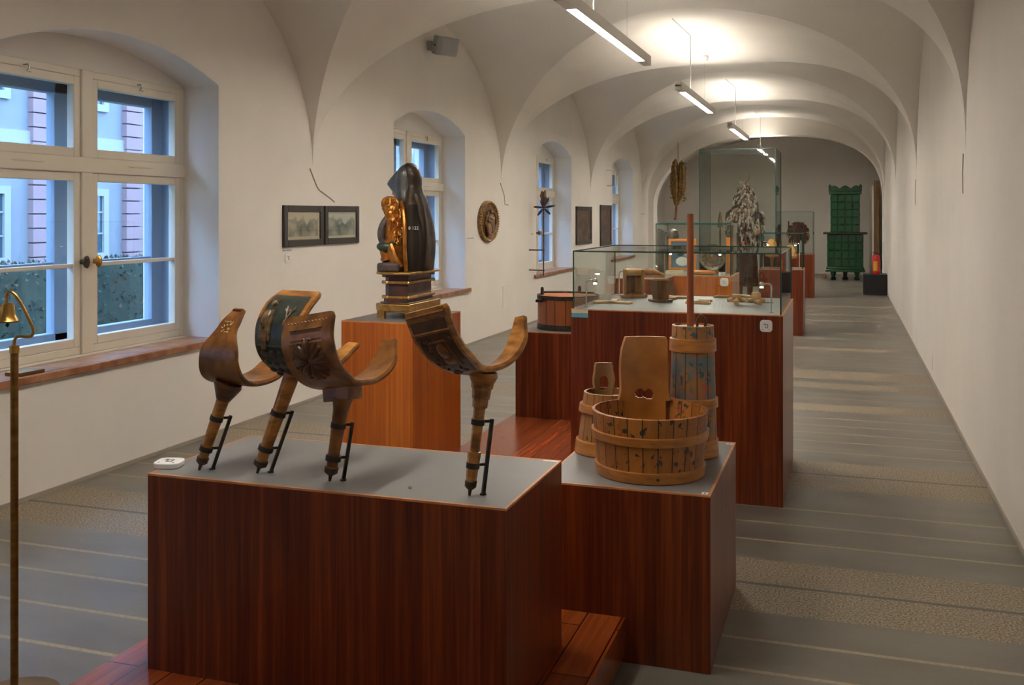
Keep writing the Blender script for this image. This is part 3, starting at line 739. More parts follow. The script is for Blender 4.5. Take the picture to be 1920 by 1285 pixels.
def ex_panel(t, P, cpos, width, tot):
    m = MB(); N = 20; K = 6
    for i in range(N + 1):
        s = .06 + .36 * i / N; w = width(s) / 2 - .012
        for k in range(K + 1): m.v.append(P(s, -w + 2 * w * k / K, .0092))
    for i in range(N):
        for k in range(K): m.face([i * 7 + k, i * 7 + k + 1, (i + 1) * 7 + k + 1, (i + 1) * 7 + k])
    m.build('sunk_panel', 'carved_dark', t)
    m = MB(); w = width(.14) / 2
    relief_bar(m, P, tot, .125, -w + .004, .125, w - .004, .005); relief_bar(m, P, tot, .03, -w + .004, .03, w - .004, .006)
    relief_bar(m, P, tot, .175, -.035, .175, .04, .004); relief_bar(m, P, tot, .175, .04, .34, .034, .0035); relief_bar(m, P, tot, .175, -.035, .33, -.03, .0035)
    relief_ellipse(m, P, tot, .235, .004, .022, .030, .2, .010); relief_ellipse(m, P, tot, .30, .004, .03, .018, 0, .008)
    m.build('carved_frame', 'old_wood_brown', t)
    m = MB(); rnd = random.Random(11)
    for i in range(34):
        s = rnd.uniform(.16, .42); w = width(s) / 2 - .016; a = -w + rnd.random() * .03 if rnd.random() < .5 else rnd.uniform(-w, w)
        if .18 < s < .34 and -.03 < a < .035: continue
        relief_ellipse(m, P, tot, s, a, rnd.uniform(.007, .014), rnd.uniform(.0035, .006), rnd.uniform(0, 3.1), .006, n=8)
    m.build('carved_foliage', 'old_wood_dark', t)
    m = MB(); relief_ellipse(m, P, tot, .975, 0, .010, .012, 0, .018, .006); m.build('end_knob', 'carved_dark', t)
milking_stool('plain milking stool with pointed petal seat, leftmost on the nearest pedestal', (373, 882), (430, 715), 62, 19,
    [(.012, .228), (-.035, .165), (-.06, .09), (-.045, .03), (.0, .0), (.08, .0), (.165, .025), (.23, .075), (.255, .10)],
    [(0, .04), (.12, .07), (.3, .15), (.42, .165), (.6, .135), (.85, .125), (1, .09)], 'old_wood_brown', .0175, 'round', extra=ex_plain)
milking_stool('milking stool with dark green carved seat, behind the rosette stool', (482, 888), (549, 696), 60, 19,
    [(.0, .248), (-.055, .20), (-.088, .13), (-.072, .05), (-.02, .006), (.04, 0), (.13, .015), (.22, .055), (.29, .10)],
    [(0, .165), (.1, .18), (.3, .175), (.5, .13), (.7, .10), (1, .045)], 'old_wood', .0200, 'plain', extra=ex_green)
milking_stool('milking stool with carved star rosette on its dark seat', (618, 903), (645, 722), 58, 8.6,
    [(-.125, .215), (-.145, .135), (-.115, .055), (-.05, .008), (.02, 0), (.10, .008), (.185, .05), (.235, .13)],
    [(0, .195), (.15, .20), (.35, .19), (.5, .15), (.7, .115), (.85, .10), (1, .055)], 'old_wood_brown', .0195, 'block', roll=10, extra=ex_rosette)
milking_stool('milking stool with carved panel seat and octagonal leg, rightmost on the nearest pedestal', (880, 930), (905, 694), 45, 6,
    [(-.195, .178), (-.165, .095), (-.11, .035), (-.05, .004), (.015, 0), (.09, .022), (.15, .075), (.18, .155)],
    [(0, .18), (.15, .175), (.3, .16), (.5, .085), (.7, .07), (.85, .07), (1, .04)], 'old_wood', .0165, 'octagon', roll=13, extra=ex_panel)

# audio point lying on the pedestal, stuck on cases
def audio_tag(name, label, X, s=.062, h=.022, glyph='black_print'):
    t = thing(name, label, 'audio guide tag'); t.matrix_world = X
    m = MB(); n = 40; pts = []
    for i in range(n):
        a = 2 * PI * i / n; c, q = math.cos(a), math.sin(a); pts.append((s / 2 * math.copysign(abs(c) ** .5, c), s / 2 * math.copysign(abs(q) ** .5, q)))
    m.slab(pts, 0, h); m.build('casing', 'white_plastic', t, bevel=.003)
    m = MB(); e = s * .035; z0, z1 = h, h + .0006; k = s * .16
    for bx in ((-k * .5, k, -k, -k + e), (-k * .5, k, k - e, k), (k - e, k, -k, k), (-k * .5, -k * .5 + e, -k, k * .9), (-k * 1.4, -k * .5, k * .5, k * .5 + e), (-k * 1.1, -k * .6, k * 1.1, k * 1.1 + e)): m.box(*bx, z0, z1)
    for sx in (-1, 1): m.lathe([(0, z1), (s * .035, z1), (s * .035, z0)], 12, Matrix.Translation((sx * s * .28, -s * .30, 0)))
    m.build('printed_symbol', glyph, t)
    return t
ax, ay = onZ(317, 878, .777)
audio_tag('audio_tag', 'white rounded audio tag lying on the nearest pedestal corner', Matrix.Translation((ax - .015, ay + .02, .7775)) @ Matrix.Rotation(.25, 4, 'Z'), .085, .018)
audio_tag('audio_tag', 'white square audio tag on the front of the nearest glass case', Matrix.Translation((-.404, P3[2] + .0005, .985)) @ Matrix.Rotation(PI / 2, 4, 'X'), .066, .008)
audio_tag('audio_tag', 'small white audio tag on the case with pewter plate', Matrix.Translation((-.99, 8.7995, 1.00)) @ Matrix.Rotation(PI / 2, 4, 'X'), .072, .008, 'glyph_blue')
def sticker(label, X, w, h, m1='white_plastic', m2=None, name='label_sticker'):
    m = MB(); m.use(m1).box(-w / 2, w / 2, -h / 2, h / 2, 0, .0008)
    if m2 == 'dots':
        m.use('black_print').box(-w * .1, w * .12, -h * .2, h * .2, .0008, .0012)
    elif m2:
        m.use('black_print').box(-w / 2, w / 2, -.001, .0005, .0008, .0011); m.use(m2).box(-w / 2, w / 2, -h / 2, -.001, .0008, .0012)
    o = m.build(name); o.matrix_world = X; tag(o, label, 'label'); return o
T_ = Matrix.Translation
sticker('two tone cream and teal label at the glass case corner', T_((-1.452, P3[2] - .0004, 1.02)) @ Matrix.Rotation(PI / 2, 4, 'X'), .098, .046, 'cream_print', 'teal_print')
sticker('tiny white label at the back corner of the stool pedestal', T_((-.925, 3.175, .777)), .05, .012)
sticker('tiny white label at the front right corner of the tub pedestal', T_((-.462, 3.515, .62)), .022, .026, m2='dots')
sticker('tiny white label at the back right corner of the tub pedestal', T_((-.462, 4.30, .62)), .026, .02, m2='dots')
sx_, sy_ = onZ(769, 916, .777)
tag(MB().lathe([(0, .006), (.006, .005), (.007, 0), (0, 0)], 12).build('screw', 'steel', loc=(sx_, sy_, .777)), 'small loose screw on the grey top beside the stools', 'screw')

# ================================================================== TUBS ON THE SECOND PEDESTAL
def hoop(r0, r1, z0, z1, thick=.008):
    m = MB(); m.lathe([(r0, z0), (r0 + thick, z0 + .003), (r1 + thick, z1 - .003), (r1, z1), (r0, z0)], 64); return m
ZB = .62
t = thing('wooden_tub', 'wide staved wooden tub with painted flowers and tall back board', 'tub', (-.700, 3.752, ZB), YAW)
rb, rt, ht = .197, .2185, .237
def rr(z): return rb + (rt - rb) * z / ht
m = MB(); m.lathe([(rb, 0), (rt, ht), (rt - .011, ht + .002), (rb - .013, .02), (0, .02)], 72); m.build('staves', 'staves_tub', t, sharp=50)
m = hoop(rr(.0), rr(.043), 0, .043); m.build('hoop', 'hoop_wood', t)
m = MB()
N = 72
for i in range(N):
    pass
m = hoop(rr(.135), rr(.170), .135, .170, .009); m.build('hoop', 'hoop_wood', t)
MB().ball((0, -rr(.02) - .009, .022), (.006, .005, .006), 12).build('peg', 'rust_iron', t)
# tall back board: outline with spectacle shaped hand hole, bent to the rim
def holed_board(outline_fn, z0, z1, hole_fn, R, thick, nz=60, nx=28):
    """quad grid in (a, z) warped to the outline; cells in the hole dropped; returns MB of a curved board (back at +y)"""
    m = MB(); idx = {}
    def pt(i, j, side):
        key = (i, j, side)
        if key not in idx:
            z = z0 + (z1 - z0) * j / nz; a0, a1 = outline_fn(z); a = a0 + (a1 - a0) * i / nx
            rad = R - side * thick; an = a / R
            idx[key] = len(m.v); m.v.append(Vector((rad * math.sin(an), rad * math.cos(an), z)))
        return idx[key]
    solid = {}
    for j in range(nz):
        for i in range(nx):
            z = z0 + (z1 - z0) * (j + .5) / nz; a0, a1 = outline_fn(z); a = a0 + (a1 - a0) * (i + .5) / nx
            solid[i, j] = not hole_fn(a, z)
    for (i, j), s in solid.items():
        if not s: continue
        m.face([pt(i, j, 0), pt(i, j + 1, 0), pt(i + 1, j + 1, 0), pt(i + 1, j, 0)]); m.face([pt(i, j, 1), pt(i + 1, j, 1), pt(i + 1, j + 1, 1), pt(i, j + 1, 1)])
        for (di, dj), (p, q) in {(-1, 0): ((i, j), (i, j + 1)), (1, 0): ((i + 1, j + 1), (i + 1, j)), (0, -1): ((i + 1, j), (i, j)), (0, 1): ((i, j + 1), (i + 1, j + 1))}.items():
            if not solid.get((i + di, j + dj), False): m.face([pt(*p, 0), pt(*p, 1), pt(*q, 1), pt(*q, 0)])
    return m
def ob(z):
    if z < .235: return (-.085, .095)
    f = (z - .235) / .255
    l = -.085 - .018 * math.sin(min(1, f * 1.0) * PI) - .010 * (1 - f) ** 8 * 3 + .02 * max(0, f - .8) * 2
    r = .106 - .006 * f - .03 * max(0, f - .93) * 4
    r += .012 * (1 - f) ** 8
    return (l, r)
hole = lambda a, z: ((a + .014) / .021) ** 2 + ((z - .262) / .020) ** 2 < 1 or ((a - .022) / .021) ** 2 + ((z - .258) / .020) ** 2 < 1
m = holed_board(ob, .03, .488, hole, .2045, .014, 90, 48); m.build('back_board', 'board_wood', t, sharp=40)

t = thing('wooden_pail', 'smaller staved pail with arched handle board, left of the painted tub', 'pail', (-.925, 4.02, ZB), YAW + .1)
rb, rt, ht = .128, .098, .245
m = MB(); m.lathe([(rb, 0), (rt, ht), (rt - .010, ht + .001), (rb - .012, .03), (0, .03)], 64); m.build('staves', 'staves_pail', t, sharp=50)
def rr(z): return rb + (rt - rb) * z / ht
hoop(rr(0), rr(.055), 0, .055, .010).build('hoop', 'hoop_wood', t); hoop(rr(.165), rr(.200), .165, .200, .012).build('hoop', 'hoop_wood', t)
def ob2(z):
    f = max(0, (z - .2) / .15); return (-.048 + .004 * math.sin(f * 9), .046 - .004 * math.sin(f * 9)) if f < .93 else (-.040, .038)
hole2 = lambda a, z: abs(a) < .021 and .235 < z < .275 + math.sqrt(max(0, .021 ** 2 - a * a))
m = holed_board(ob2, .05, .35, hole2, .0975, .013, 70, 30); m.build('handle_board', 'grey_board_wood', t, sharp=40)

cx_, cy_ = -.585, 4.08
t = thing('butter_churn', 'tall narrow painted butter churn behind the painted tub', 'butter churn', (cx_, cy_, ZB), YAW)
rb, rt, ht = .098, .084, .525
def rr(z): return rb + (rt - rb) * z / ht
m = MB(); m.lathe([(rb, 0), (rt, ht), (rt - .009, ht + .001), (rt - .012, ht - .015), (0, ht - .015)], 64); m.build('staves', 'staves_churn', t, sharp=50)
for z0, z1, th_ in ((0, .07, .006), (.195, .235, .009), (.42, .475, .008)): hoop(rr(z0), rr(z1), z0, z1, th_).build('hoop', 'hoop_wood', t)
MB().lathe([(0, ht - .006), (rt - .02, ht - .006), (rt - .016, ht - .016)], 48).build('lid', 'pale_wood', t)
pz = 1.598 - ZB
m = MB(); m.lathe([(0, pz), (.0125, pz), (.0135, pz - .01), (.0145, ht - .02), (0, ht - .02)], 16, T_((-.012, -.01, 0))); m.build('plunger_rod', 'pole_wood', t)
m = MB(); m.tube(spline([(.012, -.035, ht - .01), (.012, -.035, ht + .02), (.028, -.03, ht + .042), (.046, -.02, ht + .02), (.046, -.02, ht - .01)], 6), .0055, 10); m.build('lid_handle', 'old_wood_dark', t)

# ================================================================== VAT
t = thing('round_vat', 'round wooden vat with black iron bands on the low pedestal', 'vat', (-1.905, 7.0, .765), 0)
r_ = .222
m = MB(); m.lathe([(r_, 0), (r_, .235), (r_ - .012, .237), (0, .237)], 64); m.build('staves', 'staves_vat', t)
m = MB(); m.lathe([(r_, 0), (r_ + .004, 0), (r_ + .004, .04), (r_, .04)], 64); m.build('iron_band', 'iron', t)
m = MB(); m.lathe([(r_, .215), (r_ + .004, .215), (r_ + .004, .245), (r_ - .006, .245), (r_ - .006, .235)], 64); m.build('iron_band', 'iron', t)
m = MB(); m.lathe([(0, .250), (r_ - .03, .246), (r_ - .012, .238), (0, .238)], 64); m.build('lid', 'staves_vat', t)
m = MB(); m.tube([(-.19, -.02, .258), (0, 0, .262), (.19, .02, .258)], .007, 8)
for x, y in ((-.17, -.09), (.06, .1)): m.box(x - .01, x + .01, y - .01, y + .01, .24, .285); m.ball((x, y, .29), .012, 10)
m.box(-.18, -.14, -r_ - .0, -r_ + .06, .2, .22); m.build('iron_latch', 'iron', t)

# ================================================================== CARVED MOTHER AND CHILD ON PLINTH
SP = (-2.455, 5.40, .995); SR = 0.0
t = thing('carved_statue', 'carved seated mother with dark veil and curly haired child, seen from behind', 'statue', SP, SR)
# local: she faces -x; back at +x ... width along y
pl = thing('statue_plinth', 'dark polygonal statue plinth with gold rails and bracket feet', 'plinth', SP, SR)
def poly(hx, hy, c, sx=0, sy=0): return [(-hx + c + sx, -hy + sy), (hx + sx, -hy + sy), (hx + sx, hy + sy), (-hx + c + sx, hy + sy), (-hx + sx, hy - c + sy), (-hx + sx, -hy + c + sy)]
hxp, hyp = .115, .235
m = MB(); m.slab(poly(hxp, hyp, .05), .045, .085)
m.build('foot_board', 'gold_rail', pl, bevel=.004)
m = MB()
for (x, y) in ((-hxp + .065, -hyp + .012), (hxp - .012, -hyp + .012), (hxp - .012, hyp - .012), (-hxp + .065, hyp - .012), (-hxp + .014, -hyp + .07), (-hxp + .014, hyp - .07)):
    m.box(x - .012, x + .012, y - .012, y + .012, 0, .045)
for sy in (-1, 1):
    m.prism([(-hxp + .06, .045), (hxp - .02, .045), (hxp - .02, .02), (hxp - .04, .035), (-.01, .037), (-hxp + .09, .035), (-hxp + .06, .02)], sy * (hyp - .02) - .004, sy * (hyp - .02) + .004)
Rz = Matrix.Rotation(PI / 2, 4, 'Z')
m.prism([(-hyp + .02, .045), (hyp - .02, .045), (hyp - .02, .018), (hyp - .05, .035), (0, .037), (-hyp + .05, .035), (-hyp + .02, .018)], -hxp + .006, -hxp + .014, Rz)
m.build('bracket_feet', 'gold_rail', pl)
m = MB(); m.slab(poly(hxp - .015, hyp - .03, .045), .085, .092); m.slab(poly(hxp - .03, hyp - .05, .04), .092, .118); m.build('moulding', 'plinth_paint', pl, bevel=.003)
m = MB(); m.slab(poly(hxp - .035, hyp - .065, .04), .118, .235); m.build('core', 'plinth_paint', pl)
for z in (.120, .205):
    P_ = poly(hxp - .025, hyp - .052, .045); m = MB(); pp = [(x, y, z) for x, y in P_]; m.tube(pp + [pp[0]], .0085, 8)
    for q in pp: m.ball(q, .011, 8)
    m.build('gold_rail', 'gold_rail', pl)
m = MB(); m.slab(poly(hxp - .02, hyp - .045, .045), .235, .252); m.build('cornice', 'plinth_paint', pl)
m = MB(); m.slab(poly(hxp + .005, hyp - .015, .05), .252, .266); m.build('top_board', 'gold_rail', pl, bevel=.003)
Z0 = .266
# body of the mother: vertical loft of D shaped sections (back toward +x / camera)
def loft(secs, n=28):
    """secs: (z, cx, cy, rx, ry, k) -> superellipse sections"""
    m = MB()
    for z, cx, cy, rx, ry in secs:
        for i in range(n):
            a = 2 * PI * i / n; m.v.append(Vector((cx + rx * math.cos(a), cy + ry * math.sin(a), z)))
    for j in range(len(secs) - 1):
        for i in range(n): m.face([j * n + i, j * n + (i + 1) % n, (j + 1) * n + (i + 1) % n, (j + 1) * n + i])
    m.face(list(range(n - 1, -1, -1))); m.face([(len(secs) - 1) * n + i for i in range(n)])
    return m
def smooth_secs(secs, k=5):
    P = [Vector((0, 0, 0))] ; out = []
    n = len(secs)
    for i in range(n - 1):
        a, b, c, d = secs[max(0, i - 1)], secs[i], secs[i + 1], secs[min(n - 1, i + 2)]
        for j in range(k):
            u = j / k; out.append(tuple(.5 * ((2 * b[q]) + (c[q] - a[q]) * u + (2 * a[q] - 5 * b[q] + 4 * c[q] - d[q]) * u * u + (3 * b[q] - a[q] - 3 * c[q] + d[q]) * u ** 3) for q in range(5)))
    out.append(secs[-1]); return out
m = loft(smooth_secs([(Z0 + .002, .06, .03, .064, .165), (Z0 + .12, .068, .032, .068, .185), (Z0 + .25, .065, .03, .068, .168), (Z0 + .36, .055, .02, .062, .130), (Z0 + .44, .045, .01, .055, .088), (Z0 + .50, .04, .008, .046, .060), (Z0 + .56, .033, .005, .050, .058), (Z0 + .61, .022, .003, .043, .048), (Z0 + .635, .015, .0, .02, .025)], 6), 36)
# wavy mantle folds
for i, p in enumerate(m.v):
    if p.z < Z0 + .45: a = math.atan2(p.y, p.x); f = 1 + .035 * math.sin(a * 9 + p.z * 6); m.v[i] = Vector((p.x * f, p.y * f, p.z))
m.build('mantle', 'mantle', t, sharp=60)
# shade of the hollowed back: dark patch laid over the mantle beside the hem
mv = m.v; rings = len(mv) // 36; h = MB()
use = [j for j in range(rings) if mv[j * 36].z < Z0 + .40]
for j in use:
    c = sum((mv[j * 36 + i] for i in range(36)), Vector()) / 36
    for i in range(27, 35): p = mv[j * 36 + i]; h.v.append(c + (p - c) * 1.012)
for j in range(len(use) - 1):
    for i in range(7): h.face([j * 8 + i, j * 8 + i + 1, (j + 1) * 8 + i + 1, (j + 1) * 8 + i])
h.build('back_shade', 'hollow_shade', t, sharp=60)
m = MB()
# rim planks beside the dark patch
m.tube([(.10, -.045, Z0 + .005), (.112, -.045, Z0 + .2), (.10, -.05, Z0 + .38), (.07, -.05, Z0 + .45)], [.016, .02, .018, .012], 8); m.build('mantle_ridge', 'mantle', t)
# veil over the head, pointed brim toward -x
m = MB(); vs = []
vsec = [(Z0 + .325, .03, .0, .030, .03), (Z0 + .37, .015, -.012, .046, .055), (Z0 + .42, .0, -.01, .054, .064), (Z0 + .48, -.012, -.004, .066, .062), (Z0 + .535, -.014, 0, .072, .060), (Z0 + .58, -.008, 0, .062, .053), (Z0 + .612, .0, 0, .044, .040), (Z0 + .63, .004, 0, .02, .018)]
m = loft(smooth_secs(vsec, 6), 32)
for i, p in enumerate(m.v):
    if p.x < -.045: k_ = max(0, 1 - abs(p.z - Z0 - .525) / .10); m.v[i] = Vector((p.x + (p.x + .045) * 1.1 * k_, p.y * (1 - .35 * k_), p.z - .012 * k_))
m.build('veil', 'veil', t, sharp=60)
m = MB(); m.ball((-.058, 0, Z0 + .465), (.030, .036, .048), 16); m.ball((-.090, 0, Z0 + .458), (.010, .008, .014), 8); m.ball((-.080, 0, Z0 + .430), (.012, .014, .008), 8); m.ball((-.050, 0, Z0 + .40), (.03, .026, .035), 12)
for sy in (-1, 1): m.ball((-.083, sy * .013, Z0 + .480), (.006, .008, .005), 8)
m.build('face', 'skin_paint', t)
m = MB()   # gilt front of the dress
m.tube(spline([(.062, -.155, Z0 + .004), (.058, -.162, Z0 + .12), (.05, -.15, Z0 + .26), (.03, -.125, Z0 + .36), (.0, -.08, Z0 + .405)], 6), [.012] * 25, 8)
m.build('gold_hem', 'gilt', t)
m = loft(smooth_secs([(Z0 + .05, -.02, -.05, .06, .115), (Z0 + .14, -.03, -.05, .07, .12), (Z0 + .24, -.03, -.04, .06, .10), (Z0 + .34, -.025, -.02, .048, .085), (Z0 + .40, -.01, 0, .04, .06)], 5), 24)
for i, p in enumerate(m.v): a = math.atan2(p.y + .05, p.x + .03); f = 1 + .07 * math.sin(a * 8 + p.z * 20); m.v[i] = Vector(((p.x + .03) * f - .03, (p.y + .05) * f - .05, p.z))
m.build('gown', 'gilt', t, sharp=60)
m = MB(); m.tube([(-.02, -.15, Z0 + .20), (-.09, -.12, Z0 + .13), (-.07, -.13, Z0 + .06)], [.03, .035, .03], 10); m.tube([(-.03, -.16, Z0 + .16), (.0, -.17, Z0 + .09), (.035, -.155, Z0 + .03)], [.016, .02, .014], 8)
m.build('drapery', 'gilt', t)
m = MB(); m.slab([(-.112, -.19), (.03, -.19), (.03, .1), (-.112, .1)], Z0, Z0 + .052); m.build('bench', 'stool_paint', t, bevel=.014)
# child on her knee
def shift(m):
    m.v = [p + Vector((.045, 0, 0)) for p in m.v]
m = MB(); m.ball((-.115, -.105, Z0 + .375), (.042, .040, .046), 18)
shift(m); m.build('child_head', 'skin_paint', t)
m = MB(); rnd = random.Random(2)
m.ball((-.108, -.112, Z0 + .385), (.045, .043, .046), 16)
for k in range(34):
    a = rnd.uniform(-2.9, .5); x0 = -.105 + .043 * math.cos(a) * 1.0; y0 = -.112 + .043 * math.sin(a); L_ = rnd.uniform(.12, .24)
    pts = [(-.108 + .3 * (x0 + .108), -.112 + .3 * (y0 + .112), Z0 + .431), (-.108 + .8 * (x0 + .108), -.112 + .8 * (y0 + .112), Z0 + .422)]
    for j in range(2, 11):
        f = (j - 2) / 8; pts.append((x0 + .006 * math.sin(j * 2.3 + k) + f * .045, y0 + .006 * math.cos(j * 2.3 + k) - .01 * f, Z0 + .400 - L_ * f))
    m.tube(pts, [.009] * 2 + [.010 - .003 * j / 8 for j in range(9)], 6)
shift(m); m.build('child_hair', 'gilt', t)
m = loft(smooth_secs([(Z0 + .12, -.09, -.10, .050, .05), (Z0 + .2, -.09, -.105, .050, .048), (Z0 + .28, -.095, -.105, .042, .045), (Z0 + .34, -.10, -.105, .02, .02)], 4), 20); shift(m); m.build('child_body', 'gilt', t)
m = MB(); m.tube(spline([(-.115, -.125, Z0 + .31), (-.140, -.14, Z0 + .25), (-.145, -.145, Z0 + .19), (-.12, -.14, Z0 + .15)], 5), [.022, .024, .026, .026, .026, .026, .026, .025, .024, .022, .02, .02, .02, .02, .02, .018][:16], 10); shift(m); m.build('child_sleeve', 'stool_paint', t)
m = MB(); m.ball((-.115, -.13, Z0 + .145), (.065, .05, .034), 18); m.tube([(-.12, -.14, Z0 + .15), (-.05, -.16, Z0 + .175)], [.03, .014], 10); shift(m); m.build('child_robe', 'green_robe', t)
m = MB(); m.ball((-.085, -.115, Z0 + .07), (.035, .03, .02), 10); m.build('shoe', 'veil', t)
# inventory number painted on the back
cu = bpy.data.curves.new('inventory_number', 'FONT'); cu.body = '8 122'; cu.size = .026; cu.extrude = .0004
fo = bpy.data.objects.new('tmpfont', cu); COL.objects.link(fo); dg = bpy.context.evaluated_depsgraph_get()
me = bpy.data.meshes.new_from_object(fo.evaluated_get(dg)); bpy.data.objects.remove(fo)
o = bpy.data.objects.new('inventory_number', me); COL.objects.link(o); o.parent = t; me.materials.clear(); me.materials.append(MAT['white_plastic'])
o.matrix_local = T_((.0715, -.145, Z0 + .245)) @ Matrix.Rotation(.45, 4, 'Z') @ Matrix.Rotation(PI / 2, 4, 'X') @ T_((0, 0, .0))

# ================================================================== THINGS IN THE NEAREST GLASS CASE
ZC = 1.045
def on3(u, v, dz=0): x, y = onZ(u, v, ZC + dz); return (x, min(max(y, P3[2] + .09), P3[3] - .09), ZC)
# mould box 1: open front
x, y, z = on3(1186, 558)
t = thing('wooden_press', 'tall open fronted wooden press box on a footed board', 'wooden box', (x, y + .03, z), YAW)
m = MB(); m.box(-.085, .085, -.05, .05, 0, .018); m.build('base_board', 'box_wood', t, bevel=.004)
MB().tube([(.075, -.055, .012), (.075, .055, .012)], .012, 10).build('peg', 'box_wood', t)
m = MB(); m.box(-.066, -.05, -.04, .04, .018, .185); m.box(.05, .068, -.04, .04, .018, .185); m.box(-.05, .05, .028, .04, .018, .185); m.build('side_boards', 'box_wood', t, bevel=.002)
m = MB(); m.box(-.012, .012, .018, .028, .018, .14); m.box(-.05, .05, -.03, .028, .018, .03); m.build('inner_slat', 'mid_wood', t)
m = MB(); m.tube([(-.05, 0, .165), (.05, 0, .165)], [.026, .024], 16); m.build('roller', 'pale_wood', t)
# goblet like four sided mould
x, y, z = on3(1237, 566)
t = thing('square_mould', 'flared square dark wooden mould on a thin board, right of the tall press', 'wooden mould', (x, y + .03, z), YAW + .35)
m = MB(); m.slab([(-.065, -.05), (.055, -.06), (.07, .0), (.06, .055), (-.06, .055), (-.075, 0)], 0, .014); m.build('base_board', 'mid_wood', t, bevel=.003)
for k in range(4):
    X = Matrix.Rotation(k * PI / 2, 4, 'Z'); m = MB(); a, b, h = .036, .052, .135
    m.add([(-a, -a, .014), (a, -a, .014), (b, -b, h), (-b, -b, h), (-a, -a + .007, .014), (a, -a + .007, .014), (b, -b + .007, h), (-b, -b + .007, h)], [(0, 1, 2, 3), (5, 4, 7, 6), (3, 2, 6, 7), (0, 3, 7, 4), (1, 5, 6, 2)], X); m.build('side_board', 'mid_wood', t)
MB().box(-.04, .055, .03, .045, .130, .142).build('top_slat', 'pale_wood', t)
def cross(label, u, v, sc, rz, arms=3):
    x, y, z = on3(u, v); m = MB()
    for k in range(arms):
        a = rz + k * (PI * 2 / 3 if arms == 3 else PI / 2)
        X = Matrix.Rotation(a, 4, 'Z')
        m.slab([(0, -.011 * sc), (.06 * sc, -.013 * sc), (.085 * sc, -.017 * sc), (.09 * sc, 0), (.085 * sc, .017 * sc), (.06 * sc, .013 * sc), (0, .011 * sc)], 0.0005 * k, .012 + .0015 * k, X)
    m.ball((0, 0, .010), (.02 * sc, .02 * sc, .008), 12)
    o = m.build('carved_cross', 'pale_wood', bevel=.002, loc=(x, y, z)); tag(o, label, 'wooden carving'); return o
cross('pale three armed wooden carving at the front left of the glass case', 1150, 568, 1.5, -.4)
cross('pale branched wooden carving behind the square mould', 1270, 560, 1.1, .3)
x, y, z = on3(1308, 570)
t = thing('wooden_mould_frame', 'flat slatted wooden mould lying behind the churn rod', 'wooden mould', (x, y + .02, z), YAW - .3)
m = MB(); m.box(-.075, .075, -.035, .03, 0, .010); m.build('board', 'pale_wood', t, bevel=.002)
for i in range(4): boxpart('slat', 'pale_wood', t, -.07, .07, -.03 + i * .016, -.02 + i * .016, .010, .018)
boxpart('slat', 'pale_wood', t, .0, .085, .02, .035, .010, .024)
def doll(label, u, v, head, rz):
    x, y, z = on3(u, v); t = thing('carved_doll', label, 'wooden carving', (x, y + .03, z), rz)
    m = MB(); m.tube(spline([(0, -.075, .016), (0, -.03, .020), (0, .0, .026), (0, .03, .03)], 4), [.014, .016, .015, .015, .016, .018, .020, .021, .022, .022, .022, .022, .02][:13], 12)
    m.tube([(-.055, -.005, .026), (0, .01, .03), (.055, -.005, .026)], [.012, .017, .012], 10); m.build('body', 'pale_wood', t)
    m = MB()
    if head == 'block': m.box(-.026, .026, -.02, .02, .03, .062)
    else: m.lathe([(0, .03), (.026, .032), (.029, .06), (.024, .074), (0, .076)], 20)
    m.build('head', 'pale_wood', t, bevel=.003)
    return t
doll('pale carved doll with square block head, left of the round headed one', 1380, 572, 'block', YAW - .25)
doll('pale carved doll with round drum head near the case lamp', 1417, 572, 'drum', YAW + .1)
for k, (u, v, a) in enumerate(((1352, 561, .5), (1395, 560, -.35))):
    x, y, z = on3(u, v); m = MB(); m.tube(spline([(-.06, 0, .01), (-.02, .015, .012), (.03, .0, .01), (.06, .01, .01)], 4), [.004, .006, .008, .009, .010, .010, .010, .009, .009, .008, .007, .006, .005], 8)
    o = m.build('carved_stick', 'pale_wood', loc=(x, y + .05, z)); o.rotation_euler = (0, 0, a); tag(o, ('curved pale wooden stick behind the square headed doll', 'curved pale wooden stick between the two carved dolls')[k], 'wooden carving')
x, y, z = on3(1400, 568); o = MB().tube([(-.09, 0, .003), (.16, .02, .003)], .0025, 6).build('thin_skewer', 'mid_wood', loc=(x, y, z)); tag(o, 'thin dark skewer lying beside the carved dolls', 'skewer')
def case_lamp(label, x, y, z, flip, h=.16):
    t = thing('case_lamp', label, 'case lamp', (x, y, z), 0, None)
    m = MB(); m.lathe([(0, 0), (.016, 0), (.016, .004), (.006, .006), (0, .006)], 16); m.build('foot', 'steel', t)
    m = MB(); m.tube(spline([(0, 0, .004), (0, 0, h * .6), (0, 0, h - .012), (flip * .012, 0, h), (flip * .04, 0, h + .002)], 5), .0045, 8); m.build('stem', 'steel', t)
    m = MB(); m.ball((flip * .052, 0, h - .002), (.016, .016, .015), 14); m.build('lamp_head', 'steel', t)
    MB().lathe([(0, 0), (.010, 0), (.010, .002), (0, .002)], 14, T_((flip * .052, 0, h - .020))).build('bulb', 'led_glow', t)
    return t
case_lamp('chrome case lamp at the front left of the nearest glass case', -1.44, 5.70, ZC, 1)
case_lamp('chrome case lamp at the front right of the nearest glass case', -.385, 5.70, ZC, -1)
case_lamp('chrome case lamp at the back left of the nearest glass case', -1.44, 6.60, ZC, 1)

